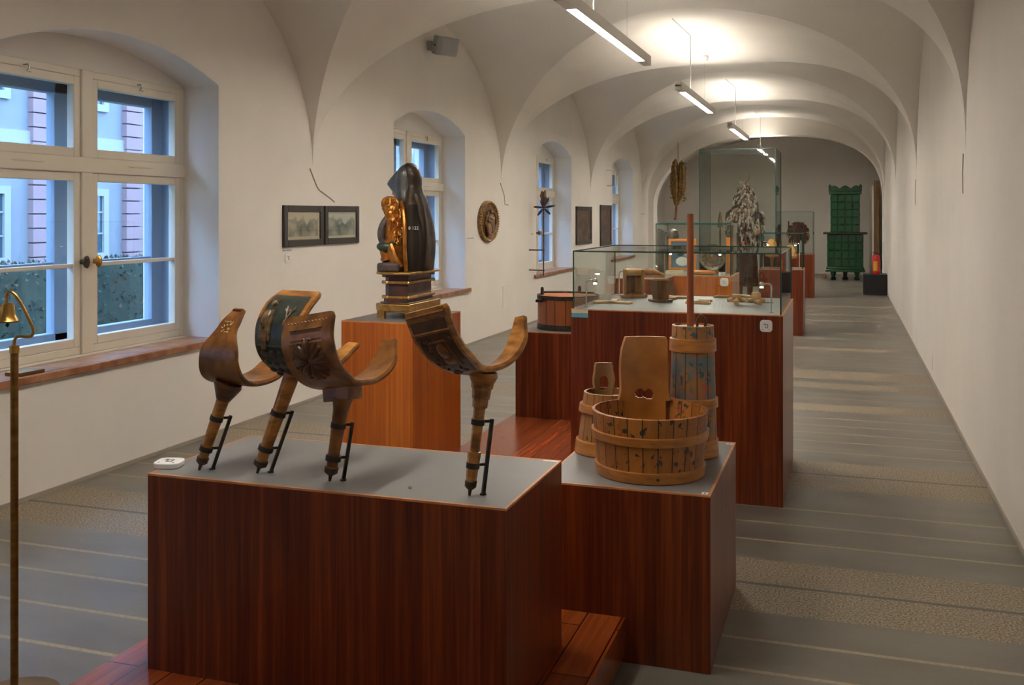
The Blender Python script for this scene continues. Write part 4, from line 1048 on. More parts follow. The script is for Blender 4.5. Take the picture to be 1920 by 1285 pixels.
# ================================================================== CASE WITH PICTURE AND PLATE
ZD = 1.05
t = thing('framed_picture', 'small colourful picture in orange wooden frame standing in the second case', 'picture', (-1.40, 9.1, ZD + .03), .1)
m = MB()
rect = lambda m, w, h, b, y0, y1: (m.box(-w, -w + b, y0, y1, 0, h), m.box(w - b, w, y0, y1, 0, h), m.box(-w + b, w - b, y0, y1, 0, b), m.box(-w + b, w - b, y0, y1, h - b, h))
rect(m, .125, .285, .022, 0, .018); m.build('frame', 'orange_print', t, bevel=.002)
boxpart('sheet', 'glyph_blue', t, -.105, .105, .008, .014, .02, .265)
for i, (x, z, r, c) in enumerate([(-.05, .19, .03, 'rag_white'), (.01, .20, .04, 'fur_hat'), (.05, .18, .035, 'rag_red'), (-.02, .15, .03, 'stove_green'), (.04, .14, .025, 'rag_white'), (0, .08, .06, 'white_plastic')]):
    m = MB(); m.ball((x, .008, z), (r, .003, r * .7), 12); m.build('painted_flower' if i < 5 else 'painted_cartouche', c, t)
t = thing('pewter_plate', 'round embossed pewter plate leaning in the second case', 'plate', (-1.13, 9.12, ZD), 0)
X = T_((0, 0, .155)) @ Matrix.Rotation(PI / 2 + .05, 4, 'X')
m = MB(); m.lathe([(0, .012), (.05, .016), (.06, .006), (.085, .004), (.10, .016), (.118, .02), (.12, .014), (.10, .008), (0, .002)], 40, X); m.build('dish', 'pewter', t)
m = MB()
for k in range(16): m.ball((.085 * math.cos(k * PI / 8), .085 * math.sin(k * PI / 8), .01), (.012, .012, .008), 8, X)
m.ball((0, 0, .016), (.03, .03, .012), 12, X); m.build('embossing', 'pewter', t)
boxpart('plate_stand', 'mid_wood', t, -.05, .05, -.02, .03, 0, .04)
o = boxpart('orange_banner', 'orange_print', None, -.035, .035, 0, .02, 0, .33); o.location = (-.985, 9.2, ZD); tag(o, 'upright orange carved panel beside the pewter plate', 'carving')
m = MB(); m.lathe([(0, 0), (.05, 0), (.045, .1), (.03, .2), (.05, .27), (.06, .33), (.045, .39), (0, .41)], 20); o = m.build('stone_bust', 'pewter', loc=(-1.52, 9.3, ZD)); tag(o, 'tall grey carved bust at the left end of the second case', 'bust')
m = MB(); m.box(-.11, .06, -.03, .03, 0, .02); m.box(-.1, .05, -.025, .025, .02, .035); o = m.build('stacked_books', 'cream_print', loc=(-1.42, 8.95, ZD)); tag(o, 'thin pale folded booklet lying before the orange framed picture', 'booklet')
m = MB(); m.lathe([(0, 0), (.07, .0), (.09, .012), (.09, .03), (.05, .04), (0, .04)], 24, Matrix.Diagonal((1.3, .7, 1, 1))); o = m.build('wooden_dish', 'orange_print', loc=(-1.2, 8.98, ZD)); tag(o, 'shallow oval orange wooden dish before the pewter plate', 'dish')
case_lamp('chrome case lamp at the left of the second case', -1.53, 8.92, ZD, 1, .2); case_lamp('chrome case lamp at the right of the second case', -.99, 8.92, ZD, -1, .2)
m = MB(); m.tube(spline([(-.09, 0, .03), (-.03, 0, .05), (.03, 0, .045), (.1, 0, .02)], 4), [.02, .026, .03, .032, .034, .034, .03, .026, .022, .018, .014, .012, .01], 12); m.box(-.1, .1, -.03, .03, 0, .02)
o = m.build('wooden_last', 'mid_wood', loc=(A10.location.x + .08, 8.45, 1.05)); tag(o, 'brown carved wooden block on the pedestal left of the second case', 'wooden carving')

# ================================================================== FUR HATS CASE, MASK CASE
ZE = .863
for k, (x, y, a, lab) in enumerate([(-.92, 13.75, .13, 'tall tan fur hat in the slim case'), (-.68, 13.7, .075, 'low round tan fur hat at the right of the slim case')]):
    m = MB(); h = a
    m.lathe([(0, 0), (.085, 0), (.09, .03), (.075, .05), (.06, h + .05), (.03, h + .10), (0, h + .105)], 24); o = m.build('fur_hat', 'fur_hat', loc=(x, y, ZE + (.16 if k == 0 else .14))); tag(o, lab, 'hat')
    o2 = MB().lathe([(0, 0), (.05, 0), (.045, .01), (.02, .02), (.02, .12), (.05, .13 + (.03 if k == 0 else .01)), (0, .13 + (.03 if k == 0 else .01))], 20).build('hat_stand', 'mid_wood', loc=(x, y, ZE)); tag(o2, ('turned stand under the tall fur hat', 'turned stand under the low round fur hat')[k], 'hat stand')
for k in range(4):
    m = MB(); m.ball((0, 0, .012), (.022, .018, .012), 10); m.tube([(-.02, 0, .01), (-.05, .01, .008)], .005, 6); o = m.build('carved_spoon', 'pewter', loc=(-.93 + k * .09, 13.6, ZE)); o.rotation_euler = (0, 0, k * .8)
    tag(o, 'small grey metal spoon on the floor of the slim case', 'spoon', 'small metal spoons in the slim case')
case_lamp('chrome case lamp at the right of the slim case', -.56, 13.62, ZE, -1, .33); case_lamp('chrome case lamp at the left of the slim case', -1.02, 13.62, ZE, 1, .33)
t = thing('shaggy_mask', 'shaggy dark brown and red mask on a stand in the farthest case', 'mask', (-.84, 19.9, .825))
MB().lathe([(0, 0), (.12, 0), (.12, .015), (.02, .03), (.02, .3), (0, .3)], 20).build('stand', 'stove_green', t)
rnd = random.Random(8)
m = MB(); m.ball((0, 0, .42), (.15, .12, .17), 18)
for k in range(150):
    a = rnd.uniform(0, 6.28); e = rnd.uniform(-.9, 1.2); d_ = Vector((math.cos(a) * math.cos(e), math.sin(a) * math.cos(e), math.sin(e))); p = Vector((0, 0, .42)) + Vector((d_.x * .15, d_.y * .12, d_.z * .17))
    m.tube([p, p + d_ * .05 + Vector((0, 0, -.02)), p + d_ * .07 + Vector((0, 0, -.07))], [.014, .010, .003], 5)
m.build('shaggy_hair', 'fur_dark', t)
MB().ball((.12, -.05, .32), (.05, .05, .09), 12).build('red_tuft', 'rag_red', t)
m = MB(); m.tube([(-.17, 0, .35), (-.18, 0, .62)], [.02, .012], 8); m.build('horn', 'fur_dark', t)

# ================================================================== COSTUMED FIGURE IN THE TALL CASE
FP = Vector((-1.44, 15.55, .25))
t = thing('costumed_mannequin', 'standing mannequin in shaggy pale fur cape, peaked hood and dark skirt', 'mannequin', FP, 0)
m = loft(smooth_secs([(.24, 0, 0, .20, .16), (.42, 0, 0, .19, .15), (.6, 0, 0, .185, .145), (.8, 0, 0, .165, .13), (.98, 0, 0, .14, .11), (1.05, 0, 0, .13, .1)], 4), 32)
for i, p in enumerate(m.v): a = math.atan2(p.y, p.x); f = 1 + .06 * math.sin(a * 12) * (1.1 - p.z); m.v[i] = Vector((p.x * f, p.y * f, p.z))
m.build('skirt', 'skirt', t, sharp=60)
for sx in (-1, 1):
    m = MB(); m.tube(spline([(sx * .07, 0, .43), (sx * .075, 0, .25), (sx * .075, 0, .08)], 4), [.052, .052, .05, .048, .046, .044, .042, .04, .04], 14); m.build('leg', 'rag_brown', t)
    m = MB(); m.ball((sx * .08, -.05, .04), (.045, .11, .04), 14); m.build('boot', 'rag_dark', t)
m = loft(smooth_secs([(.85, 0, 0, .16, .12), (.98, 0, 0, .15, .115), (1.12, 0, 0, .165, .12), (1.25, 0, 0, .18, .12), (1.33, 0, 0, .11, .08), (1.38, 0, 0, .05, .05), (1.42, 0, 0, .045, .045)], 4), 28); m.build('torso', 'rag_dark', t)
m = MB(); m.ball((0, -.01, 1.52), (.075, .09, .11), 18); m.ball((0, -.10, 1.51), (.014, .02, .022), 8); m.build('head', 'rag_brown', t)
m = MB(); m.tube(spline([(.15, 0, 1.28), (.22, -.06, 1.12), (.2, -.2, 1.05), (.22, -.27, 1.08)], 5), [.055, .055, .055, .05, .05, .048, .046, .044, .042, .04, .04, .038, .036, .034, .032, .03], 12)
m.tube(spline([(-.15, 0, 1.28), (-.22, -.03, 1.1), (-.2, -.15, .98)], 5), [.055, .055, .05, .05, .05, .048, .046, .044, .04, .036, .03], 12); m.build('sleeve', 'rag_pale', t)
m = MB(); m.ball((.22, -.29, 1.08), (.035, .03, .04), 12)
for q in range(4): m.tube([(.20 + q * .012, -.31, 1.095 - q * .012), (.205 + q * .012, -.335, 1.09 - q * .012), (.215 + q * .01, -.335, 1.075 - q * .012)], .008, 6)
m.tube([(.235, -.28, 1.1), (.24, -.31, 1.115)], .009, 6); m.build('hand', 'skin_paint', t)
rnd = random.Random(21)
tuft = {'rag_white': MB(), 'rag_pale': MB(), 'rag_dark': MB(), 'rag_brown': MB(), 'rag_red': MB()}
for k in range(1300):
    f = rnd.random() ** .9; z = .80 + f * .98; a = rnd.uniform(0, 2 * PI)
    if z > 1.42: r = .135 * (1.86 - z) / .44 + .03
    else: r = .19 + .05 * math.sin((z - .8) * 4) - (.03 if z < .95 else 0)
    p = Vector((r * math.cos(a), r * .78 * math.sin(a), z)); d_ = Vector((math.cos(a), math.sin(a), 0))
    u = rnd.random(); key = 'rag_white' if u < .36 else 'rag_dark' if u < .66 else 'rag_pale' if u < .86 else 'rag_brown'
    if z < .92 and math.sin(a) < .2 and rnd.random() < .25: key = 'rag_red'
    l = rnd.uniform(.06, .13); c = rnd.uniform(-.03, .03)
    tuft[key].tube([p, p + d_ * .03 + Vector((c, 0, -l * .4)), p + d_ * .02 + Vector((c * 1.5, 0, -l))], [rnd.uniform(.014, .026), .018, .005], 5)
for k in range(40):   # plume at the hood tip
    a = rnd.uniform(0, 6.28); p = Vector((-.02, 0, 1.76)); tuft['rag_white'].tube([p, p + Vector((.05 * math.cos(a) - .02, .05 * math.sin(a), .05 + rnd.uniform(-.03, .03)))], [.012, .004], 5)
for key, nm in (('rag_white', 'white_rag_cape'), ('rag_dark', 'dark_rag_cape'), ('rag_pale', 'grey_rag_cape'), ('rag_brown', 'brown_rag_cape'), ('rag_red', 'red_ribbons')): tuft[key].build(nm, key, t)
m = MB(); m.lathe([(.10, 1.50), (.085, 1.60), (.055, 1.72), (.02, 1.80), (0, 1.82)], 20); m.build('hood', 'rag_dark', t)
m = MB(); m.tube(spline([(.0, 0, 1.79), (.06, 0, 1.88), (.07, 0, 1.98)], 4), [.012, .012, .01, .01, .008, .008, .006, .005, .003], 8); m.build('feather', 'fur_hat', t)
o = MB().tube([(0, 0, 0), (.06, .0, .8), (-.03, 0, 1.52)], [.012, .012, .008], 8).build('walking_staff', 'rag_dark', loc=FP + Vector((.24, -.34, 0))); tag(o, 'thin dark staff held upright by the costumed mannequin', 'staff')
m = MB(); m.tube([(0, 0, 0), (0, 0, .75)], .014, 8)
for k in range(30): a = k * .7; m.tube([(0, 0, .75), (.04 * math.cos(a), .04 * math.sin(a), .55 - .01 * (k % 5))], [.01, .006], 5)
o = m.build('fringed_pole', 'rag_brown'); o.location = (-1.83, 15.7, .25 + .62); 
for i, v_ in enumerate(o.data.vertices): pass
tag(o, 'short brown fringed pole left of the costumed mannequin', 'pole')
o = boxpart('pole_support', 'pewter', None, -.05, .05, -.03, .03, 0, .62); o.location = (-1.83, 15.7, .25); tag(o, 'narrow grey box post supporting the fringed pole', 'post')
o = MB().box(-.05, .05, -.008, .008, 0, .14).build('text_card', 'white_plastic', bevel=.002); o.location = (-1.38, 15.12, .2502); o.rotation_euler = (-.25, 0, 0); tag(o, 'small pale text card at the mannequin feet', 'card')

# ================================================================== HANGING SHEAF, STOVE, BOX, EXTINGUISHER, POST
HX, HY = -3.62, 22.5
hd = (-HX * sa + HY * ca)
zt = HC + (400 - 300) / F * hd; zb = HC - (412 - 400) / F * hd
t = thing('hanging_sheaf', 'golden brown carved palm sheaf hanging from the vault near the arch', 'carved sheaf', (HX, HY, zb))
Hh = zt - zb
m = MB(); m.tube([(0, 0, 0), (.03, 0, Hh * .28)], [.025, .03], 8); m.ball((-.005, 0, .02), .035, 8); m.build('handle', 'rag_brown', t)
m = MB(); rnd = random.Random(4)
for k in range(46):
    a = rnd.uniform(0, 6.28); r = rnd.uniform(.02, .13); zz = rnd.uniform(.75, 1.0) * Hh
    m.tube([(.03 + .3 * r * math.cos(a), .3 * r * math.sin(a), Hh * .25), (.06 + r * 1.25 * math.cos(a), r * math.sin(a), Hh * .5), (.06 + r * 1.3 * math.cos(a), r * math.sin(a), zz), (.06 + r * 1.1 * math.cos(a), r * math.sin(a), zz + .03)], [.02, .03, .026, .006], 6)
for k in range(40):
    a = rnd.uniform(0, 6.28); z_ = rnd.uniform(.3, .95) * Hh; m.tube([(.06 + .13 * math.cos(a), .1 * math.sin(a), z_), (.06 + .2 * math.cos(a), .15 * math.sin(a), z_ + .02)], [.014, .004], 5)
m.build('fronds', 'dried_gold', t)
cz = Lz(HX)
m = MB(); m.tube([(.06, 0, Hh * .9), (.06, 0, cz - zb + .02)], .006, 6); m.build('hanging_cord', 'iron', t)
# stove
SX, SY = .02, 25.3
t = thing('tiled_stove', 'tall green glazed tile stove standing in the room behind the arch', 'stove', (SX, SY, 0))
for sx in (-.27, .27):
    for sy in (-.2, .2):
        MB().lathe([(0, 0), (.05, 0), (.07, .03), (.04, .07), (.05, .12), (.07, .18), (.07, .22), (0, .22)], 20, T_((sx, sy, 0))).build('foot', 'stove_green', t)
MB().lathe([(0, 0), (.06, 0), (.07, .04), (.04, .08), (.06, .22), (0, .22)], 16).build('foot', 'black_paint', t)
def tiles(m, hw, hd_, z0, z1, nx, nz, bulge=.012):
    m.box(-hw + .006, hw - .006, -hd_ + .006, hd_ - .006, z0, z1)
    for face_ in range(4):
        W_ = hw if face_ % 2 == 0 else hd_; D_ = hd_ if face_ % 2 == 0 else hw; nn = nx if face_ % 2 == 0 else max(2, int(nx * hd_ / hw)); X = Matrix.Rotation(face_ * PI / 2, 4, 'Z')
        for j in range(nz):
            for i in range(nn):
                a0 = -W_ + 2 * W_ * i / nn + .003; a1 = -W_ + 2 * W_ * (i + 1) / nn - .003; b0 = z0 + (z1 - z0) * j / nz + .003; b1 = z0 + (z1 - z0) * (j + 1) / nz - .003; e = .014
                m.add([(a0, -D_ + .006, b0), (a1, -D_ + .006, b0), (a1, -D_ + .006, b1), (a0, -D_ + .006, b1), (a0 + e, -D_ - bulge * .4, b0 + e), (a1 - e, -D_ - bulge * .4, b0 + e), (a1 - e, -D_ - bulge * .4, b1 - e), (a0 + e, -D_ - bulge * .4, b1 - e)],
                      [(0, 1, 5, 4), (1, 2, 6, 5), (2, 3, 7, 6), (3, 0, 4, 7), (4, 5, 6, 7)], X)
m = MB(); m.box(-.45, .45, -.36, .36, .20, .26); m.box(-.43, .43, -.34, .34, .26, .32); m.build('base_moulding', 'stove_green', t, bevel=.012)
m = MB(); tiles(m, .405, .33, .32, 1.10, 5, 4); m.build('lower_tiles', 'stove_green', t)
boxpart('shelf', 'dark_shelf', t, -.50, .50, -.40, .40, 1.10, 1.145, bevel=.01)
m = MB(); tiles(m, .33, .27, 1.145, 2.05, 4, 5); m.build('upper_tiles', 'stove_green', t)
m = MB(); m.box(-.37, .37, -.30, .30, 2.05, 2.13); m.build('cornice', 'stove_green', t, bevel=.012)
m = MB(); pts = [(-.37, 2.13)]
for k in range(41):
    x = -.37 + .74 * k / 40; pts.append((x, 2.19 + .07 * abs(math.sin(x / .74 * PI * 3 + PI / 2)) + (.06 if abs(x) > .34 else 0)))
pts.append((.37, 2.13)); m.prism(pts[::-1], -.30, -.27); m.prism(pts[::-1], .27, .30); m.build('crest', 'stove_green', t)
for sx in (-1, 1): MB().lathe([(0, 2.13), (.035, 2.13), (.03, 2.2), (.04, 2.24), (.015, 2.28), (0, 2.3)], 14, T_((sx * .345, -.28, 0))).build('finial', 'stove_green', t)
tag(MB().lathe([(0, 0), (.05, 0), (.055, .05), (.03, .1), (0, .11)], 16).build('stove_ball', 'rag_brown', loc=(-.46, 25.6, 0)), 'small dark brown knob on the floor left of the green stove', 'knob')
o = boxpart('black_plinth', 'black_paint', None, -.22, .22, -.25, .25, 0, .40, bevel=.006); o.location = (.575, 21.0, 0); tag(o, 'plain black box plinth standing against the right wall', 'plinth')
t = thing('fire_extinguisher', 'red fire extinguisher standing on the black plinth', 'fire extinguisher', (.60, 21.0, .40))
m = MB(); m.lathe([(0, 0), (.072, 0), (.078, .02), (.078, .30), (.06, .36), (.025, .385), (0, .39)], 28); m.build('cylinder', 'red_paint', t)
m = MB(); m.lathe([(.0785, .06), (.0792, .06), (.0792, .24), (.0785, .24)], 28); o = MB()
for k in range(10):
    a0 = -PI / 2 - .75 + k * .11; a1 = a0 + .11; o.add([(.0795 * math.cos(a0), .0795 * math.sin(a0), .06), (.0795 * math.cos(a1), .0795 * math.sin(a1), .06), (.0795 * math.cos(a1), .0795 * math.sin(a1), .25), (.0795 * math.cos(a0), .0795 * math.sin(a0), .25)], [(0, 1, 2, 3)])
o.build('label', 'yellow_label', t)
m = MB(); m.box(-.015, .015, -.015, .015, .38, .42); m.box(-.07, .03, -.01, .01, .42, .432); m.tube(spline([(.015, 0, .40), (.07, 0, .38), (.095, 0, .25), (.09, 0, .08)], 5), .009, 8); m.build('valve_and_hose', 'black_paint', t)
# partition and timber beam at the right of the back room
struct(boxpart('wall_partition', 'plaster_end', None, .62, .72, 24.6, 27.55, 0, 2.25))
o = boxpart('timber_beam', 'beam_wood', None, -.06, .06, -.06, .06, 0, 2.35, bevel=.008); o.location = (.70, 24.2, 0); tag(o, 'tall brown timber post leaning in the doorway at the far right', 'timber post')

# ================================================================== WALL THINGS
WX = XL
def wall_frame(name, label, cat, y0, y1, z0, z1, b, img, mat_frame='frame_black', mount=.0):
    t = thing(name, label, cat, (WX, (y0 + y1) / 2, z0)); hw = (y1 - y0) / 2; h = z1 - z0; m = MB()
    m.box(0, .025, -hw, -hw + b, 0, h); m.box(0, .025, hw - b, hw, 0, h); m.box(0, .025, -hw + b, hw - b, 0, b); m.box(0, .025, -hw + b, hw - b, h - b, h)
    m.build('frame', mat_frame, t, bevel=.004)
    if mount: boxpart('mount', 'paper', t, .002, .012, -hw + b, hw - b, b, h - b)
    boxpart('picture', img, t, .002, .013 if mount else .015, -hw + b + mount, hw - b - mount, b + mount, h - b - mount)
    boxpart('glazing', 'pane_glass', t, .019, .021, -hw + b, hw - b, b, h - b) if mount else None
    return t
wall_frame('framed_print', 'black framed sepia landscape print, left of the pair between windows', 'framed print', 7.06, 7.70, 1.325, 1.665, .055, 'print_sepia', mount=.025)
wall_frame('framed_print', 'black framed grey green landscape print, right of the pair between windows', 'framed print', 7.73, 8.37, 1.325, 1.665, .055, 'print_green', mount=.02)
wall_frame('framed_painting', 'dark framed narrow painting nearer the oval relief side', 'framed painting', 16.34, 17.42, 1.06, 1.715, .07, 'painting_a')
wall_frame('framed_painting', 'dark framed narrow painting beside the farthest visible window', 'framed painting', 18.1, 19.02, .985, 1.755, .08, 'painting_b')
def wall_bit(name, label, cat, y0, y1, z0, z1, m, d=.006):
    o = boxpart(name, m, None, 0, d, -(y1 - y0) / 2, (y1 - y0) / 2, 0, z1 - z0, bevel=.001); o.location = (WX, (y0 + y1) / 2, z0); return tag(o, label, cat)
wall_bit('wall_label', 'small grey text strip below the sepia print', 'label', 7.07, 7.20, 1.29, 1.303, 'grey_plastic')
wall_bit('wall_label', 'small text strip right of the carved figure window', 'label', 11.25, 11.45, 1.29, 1.302, 'grey_plastic')
wall_bit('wall_label', 'small text strip beyond the farthest window', 'label', 22.1, 22.5, 1.575, 1.59, 'grey_plastic')
wall_bit('wall_label', 'upper tiny text strip between leaf staff and third window', 'label', 13.83, 13.93, 1.29, 1.302, 'grey_plastic')
audio_tag('audio_tag', 'small white audio tag on the wall below the sepia print', Matrix.Translation((WX + .0005, 7.14, 1.235)) @ Matrix.Rotation(PI / 2, 4, 'Z') @ Matrix.Rotation(PI / 2, 4, 'X'), .085, .012)
wall_bit('access_panel', 'pale square access panel low on the window wall', 'wall panel', 12.55, 12.95, .33, .62, 'plaster', .008)
o = boxpart('access_panel', 'plaster', None, -.008, 0, -.12, .12, 0, .16, bevel=.002); o.location = (XR, 10.4, .0 + .10); tag(o, 'small pale hatch low on the right wall', 'wall panel')
# oval relief
t = thing('oval_relief', 'oval gilded carved wooden relief on the window wall', 'relief', (WX, 11.94, 1.495))
X = Matrix.Rotation(PI / 2, 4, 'Y')
m = MB(); m.lathe([(0, .0), (1, .0), (1.0, .03), (.9, .045), (.82, .02), (0, .02)], 48, X @ Matrix.Diagonal((.265, .36, 1, 1))); m.build('oval_board', 'relief_paint', t)
m = MB()
for k in range(44): a = k * 2 * PI / 44; m.ball((.04, .335 * math.cos(a), .245 * math.sin(a)), (.016, .022, .014), 8)
m.build('bead_rim', 'gold_rail', t)
m = MB()
m.ball((.05, 0, .12), (.03, .04, .035), 12); m.ball((.045, 0, .02), (.035, .08, .09), 14); m.ball((.045, -.05, -.1), (.03, .07, .09), 14); m.ball((.045, .07, -.09), (.03, .06, .08), 14); m.ball((.05, .09, .03), (.025, .035, .03), 10); m.ball((.05, -.11, .05), (.025, .04, .035), 10)
m.tube(spline([(.06, -.08, .06), (.08, 0, .03), (.06, .08, .05)], 4), .016, 8); m.tube(spline([(.055, -.16, -.02), (.06, -.12, -.12), (.05, 0, -.17), (.06, .12, -.12)], 4), .018, 8)
m.tube(spline([(.055, -.1, .12), (.06, -.17, .06), (.05, -.2, -.04)], 4), .014, 8); m.tube(spline([(.055, .1, .12), (.06, .17, .06), (.05, .2, -.04)], 4), .014, 8)
m.build('carved_figures', 'relief_paint', t)
# leaf staff
t = thing('iron_leaf_staff', 'thin dark iron staff with leaf finial standing off the wall', 'wrought iron staff', (WX + .22, 13.72, 0))
m = MB(); m.tube([(0, 0, .70), (.0, 0, 1.2), (0, 0, 1.62), (0, 0, 1.70)], [.008, .012, .010, .008], 8); m.ball((0, 0, 1.69), .022, 10); m.ball((0, -.03, 1.28), .014, 8); m.ball((0, 0, 1.28), .018, 8); m.build('staff', 'rust_iron', t)
for z in (.78, 1.07): m = MB(); m.tube([(-.22, 0, z), (0, 0, z)], .009, 8); m.ball((0, 0, z), .018, 8); m.build('wall_bracket', 'rust_iron', t)
for (dx, dy, dz, l) in ((-.14, 0, .01, .15), (.16, .02, .03, .17), (-.08, -.05, -.12, .13), (.09, .05, -.10, .13), (0, 0, .2, .24), (.07, .04, .15, .16), (-.02, -.03, .28, .18), (.03, 0, .33, .16)):
    dv = Vector((dx, dy, dz)); X = T_(Vector((0, 0, 1.68)) + dv * .55) @ dv.to_track_quat('Z', 'Y').to_matrix().to_4x4()
    m = MB(); m.ball((0, 0, 0), (.040, .018, l * .5), 10, X); m.ball((.022, 0, -l * .1), (.030, .016, l * .22), 8, X); m.ball((-.022, 0, l * .08), (.030, .016, l * .2), 8, X)
    m.build('leaf', 'rust_iron', t)
# bracket hook near window 4
o = MB().tube([(0, 0, 0), (.16, 0, 0), (.16, 0, .3), (.02, 0, .3), (0, 0, .3)], .010, 8).build('wall_bracket_loop', 'white_plastic', loc=(WX, 18.7, 2.12)); tag(o, 'thin pale metal bracket loop beside the farthest visible window', 'bracket')
# loudspeaker under the vault
t = thing('loudspeaker', 'grey angular loudspeaker mounted high on the window wall', 'loudspeaker', (WX + .0, 10.05, 3.42), 0)
MB().box(0, .06, -.04, .04, -.04, .06).build('mount', 'grey_plastic', t, bevel=.006)
m = MB(); X = T_((.19, 0, 0)) @ Matrix.Rotation(-.5, 4, 'Z') @ Matrix.Rotation(.25, 4, 'Y'); m.slab([(-.10, -.09), (.06, -.15), (.10, -.10), (.10, .10), (.06, .15), (-.10, .09)], -.10, .10, X); m.build('cabinet', 'grey_plastic', t, bevel=.012)
m = MB(); m.lathe([(0, .004), (.012, .004), (.012, 0)], 12, X @ T_((.0, -.13, 0)) @ Matrix.Rotation(PI / 2, 4, 'X')); m.build('badge', 'black_print', t)
# detector
dz = 3.75; t = thing('ceiling_detector', 'small white detector hanging on a thin rod under the vault', 'detector', (-1.62, 12.3, dz))
MB().tube([(0, 0, 0), (0, 0, -.22)], .004, 6).build('rod', 'white_plastic', t)
MB().lathe([(0, -.30), (.03, -.29), (.05, -.25), (.045, -.22), (0, -.22)], 20).build('housing', 'white_plastic', t)

# bell post
bx, by = onZ(27, 1310, 0)
t = thing('bell_stand', 'brass bell hanging from a bent tube on a slim brass post', 'bell stand', (bx, by, 0), YAW)
MB().lathe([(0, 0), (.14, 0), (.14, .008), (.03, .016), (.013, .02), (0, .02)], 32).build('foot_plate', 'dark_brass', t)
dd = F * HC / (1310 - 400); zz = lambda v: HC - (v - 400) / F * dd; uu = lambda u: (u - 27) / F * dd
m = MB(); m.lathe([(.0125, .01), (.0125, zz(660))], 20); m.build('post', 'dark_brass', t)
m = MB(); m.lathe([(0, zz(662)), (.0155, zz(662)), (.0155, zz(648)), (.009, zz(647)), (0, zz(647))], 20); m.build('collar', 'brass', t)
pts = [(27, 650), (27, 640), (31, 633), (40, 631), (54, 632), (61, 628), (62, 618), (57, 605), (40, 570), (28, 553), (20, 547.5), (13, 552), (12, 560), (12, 572)]
m = MB(); m.tube(spline([(uu(a), 0, zz(b)) for a, b in pts], 5), .0052, 12); m.build('bent_tube', 'brass', t)
m = MB(); cx = uu(14); top_ = zz(570)
bp = [(0, top_ + .004), (.006, top_ + .004), (.020, top_ - .001), (.0215, top_ - .008), (.0225, top_ - .025), (.026, top_ - .040), (.0335, top_ - .052), (.036, top_ - .056), (.035, top_ - .060), (.030, top_ - .056), (.021, top_ - .035), (.019, top_ - .008), (0, top_ - .006)]
m.lathe(bp, 32, T_((cx, 0, 0))); m.build('bell', 'brass', t)
m = MB(); m.tube([(cx, 0, top_ - .01), (cx, 0, top_ - .078)], .002, 6); m.ball((cx, 0, top_ - .070), .006, 10); m.build('clapper', 'rust_iron', t)
o = MB().box(-.06, .05, -.09, .09, 0, .035).build('brown_block', 'dark_brass', bevel=.003); o.location = (XL - .05, 4.45, .68); tag(o, 'small brown block lying on the sill behind the bell post', 'block')

# ================================================================== PENDANT LAMPS
mat('tube_dimmed', (.9, .9, .85), .5, emit=LAMPC, estr=TUBE * .62); mat('tube_dimmed_up', (.9, .9, .85), .5, emit=LAMPC, estr=TUBE_UP * .62)
def pendant(name, label, y0, y1, dim=False):
    t = thing(name, label, 'pendant lamp', (XC, (y0 + y1) / 2, 2.985)); h = (y1 - y0) / 2
    m = MB(); m.box(-.04, -.034, -h, h, 0, .09); m.box(.034, .04, -h, h, 0, .09); m.box(-.034, .034, -h, h, .035, .055)
    m.box(-.034, .034, -h, -h + .012, 0, .09); m.box(-.034, .034, h - .012, h, 0, .09)
    m.box(-.034, .034, -h + .012, -h + .30, .0, .035); m.box(-.034, .034, h - .30, h - .012, .0, .035); m.build('housing', 'lamp_metal', t, bevel=.002)
    boxpart('tube_light', 'tube_dimmed' if dim else 'tube_glow', t, -.033, .033, -h + .30, h - .30, .003, .033)
    boxpart('upward_light', 'tube_dimmed_up' if dim else 'tube_glow_up', t, -.033, .033, -h + .02, h - .02, .056, .075)
    m = MB()
    for y in (-h + .9, h - .9) if h > 1.4 else (-h + .6,):
        m.tube([(0, y, .05), (0, y, Lz(XC) - 2.985 + .01)], .0022, 6)
    m.build('suspension_wire', 'steel', t)
    m = MB(); q = .93 if h > 1.4 else .63; cz_ = Lz(XC) - 2.985; m.tube([(.0, -h + q, .055), (.0, -h + q, cz_ - .01), (-.04, -h + q - 1.1, cz_ - .004)], .005, 6); m.build('power_cord', 'grey_plastic', t)
    return t
pendant('pendant_lamp', 'linear pendant lamp above the milking stools, over the frame', 1.3, 4.33, True)
pendant('pendant_lamp', 'long linear pendant lamp, nearest of the row', 6.25, 9.28)
pendant('pendant_lamp', 'long linear pendant lamp, second from the camera', 11.15, 14.25)
pendant('pendant_lamp', 'linear pendant lamp above the fur hat case, third of the row', 16.4, 19.5)
pendant('pendant_lamp', 'small looking linear pendant lamp, farthest of the row', 22.0, 24.7)
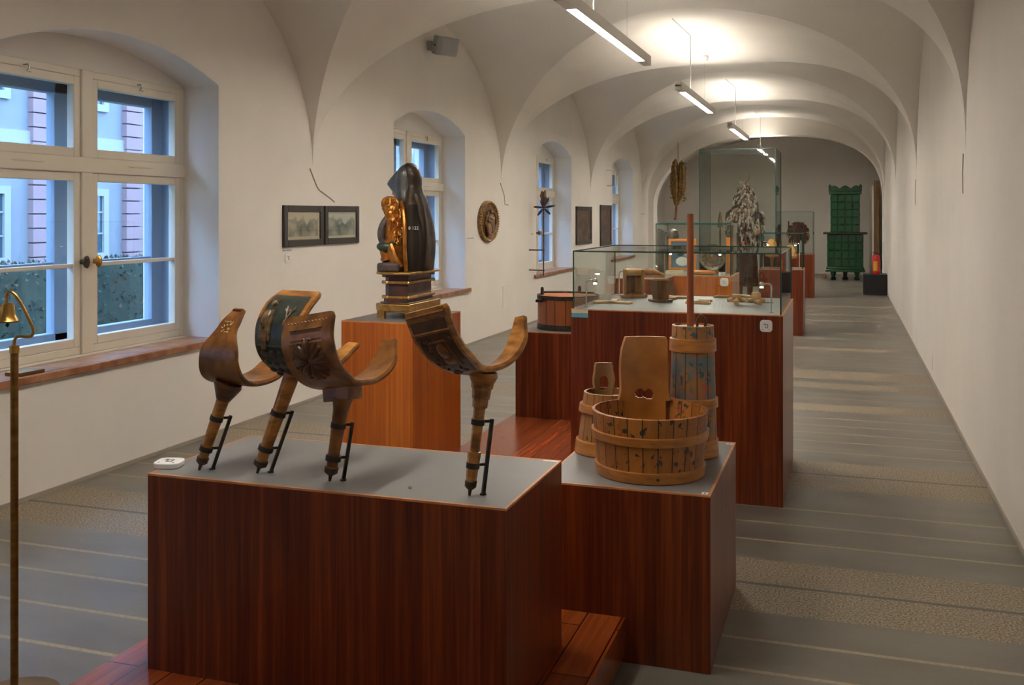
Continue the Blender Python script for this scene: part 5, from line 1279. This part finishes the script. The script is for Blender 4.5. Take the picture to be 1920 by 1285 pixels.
# room spotlights trained on the exhibits (ceiling track out of the frame at the near left)
def spot(name, label, loc, tgt, power, ang, r=.05):
    t = thing(name, label, 'spotlight', loc)
    d_ = (Vector(tgt) - Vector(loc)).normalized(); q = d_.to_track_quat('-Z', 'Y')
    m = MB(); m.lathe([(0, .14), (.035, .13), (.045, .02), (.05, .0), (.046, .0), (.04, .03), (0, .04)], 20, q.to_matrix().to_4x4()); m.build('lamp_head', 'white_plastic', t)
    m = MB(); m.tube([-d_ * .13, (0, 0, min(.75, max(.2, 3.6 - loc[2])))], .01, 8); m.build('arm', 'white_plastic', t)
    l = bpy.data.lights.new('spot_bulb', 'SPOT'); l.energy = power; l.spot_size = math.radians(ang); l.spot_blend = .6; l.color = (1, .86, .68); l.shadow_soft_size = r
    o = bpy.data.objects.new('spot_bulb', l); COL.objects.link(o); o.parent = t; o.rotation_euler = q.to_euler(); o.location = d_ * .005
spot('spotlight', 'white ceiling spotlight aimed at the carved statue', (-3.0, 2.9, 3.05), (-2.45, 5.3, 1.05), SPOT, 34)

# low skirting joints
for nm, x0, x1, y0, y1 in (('baseboard_right', XR - .012, XR, SPR[0], YEND), ('baseboard_left', XL, XL + .012, SPR[0], YEND)):
    struct(boxpart(nm, 'crack', None, x0, x1, y0, y1, 0, .022), 'thin grey skirting at the foot of the wall')
# things of one kind share a group
GR = {'milking_stool': 'milking stools on the nearest pedestal', 'pedestal': 'wooden display pedestals', 'display_case': 'glass topped display cases', 'pendant_lamp': 'linear pendant lamps under the vault',
      'framed_print': 'pair of framed landscape prints', 'framed_painting': 'dark framed paintings on the window wall', 'case_lamp': 'chrome lamps inside the display cases', 'audio_tag': 'white audio guide tags',
      'wall_label': 'small text strips on the window wall', 'label_sticker': 'small labels on the pedestals', 'fur_hat': 'fur hats in the slim case', 'carved_doll': 'pale carved dolls in the nearest glass case',
      'carved_cross': 'branched wooden carvings in the nearest glass case', 'carved_stick': 'carved sticks in the nearest glass case', 'hat_stand': 'hat stands in the slim case'}
for o in S.objects:
    k_ = o.name.split('.')[0]
    if not o.parent and k_ in GR and 'group' not in o: o['group'] = GR[k_]
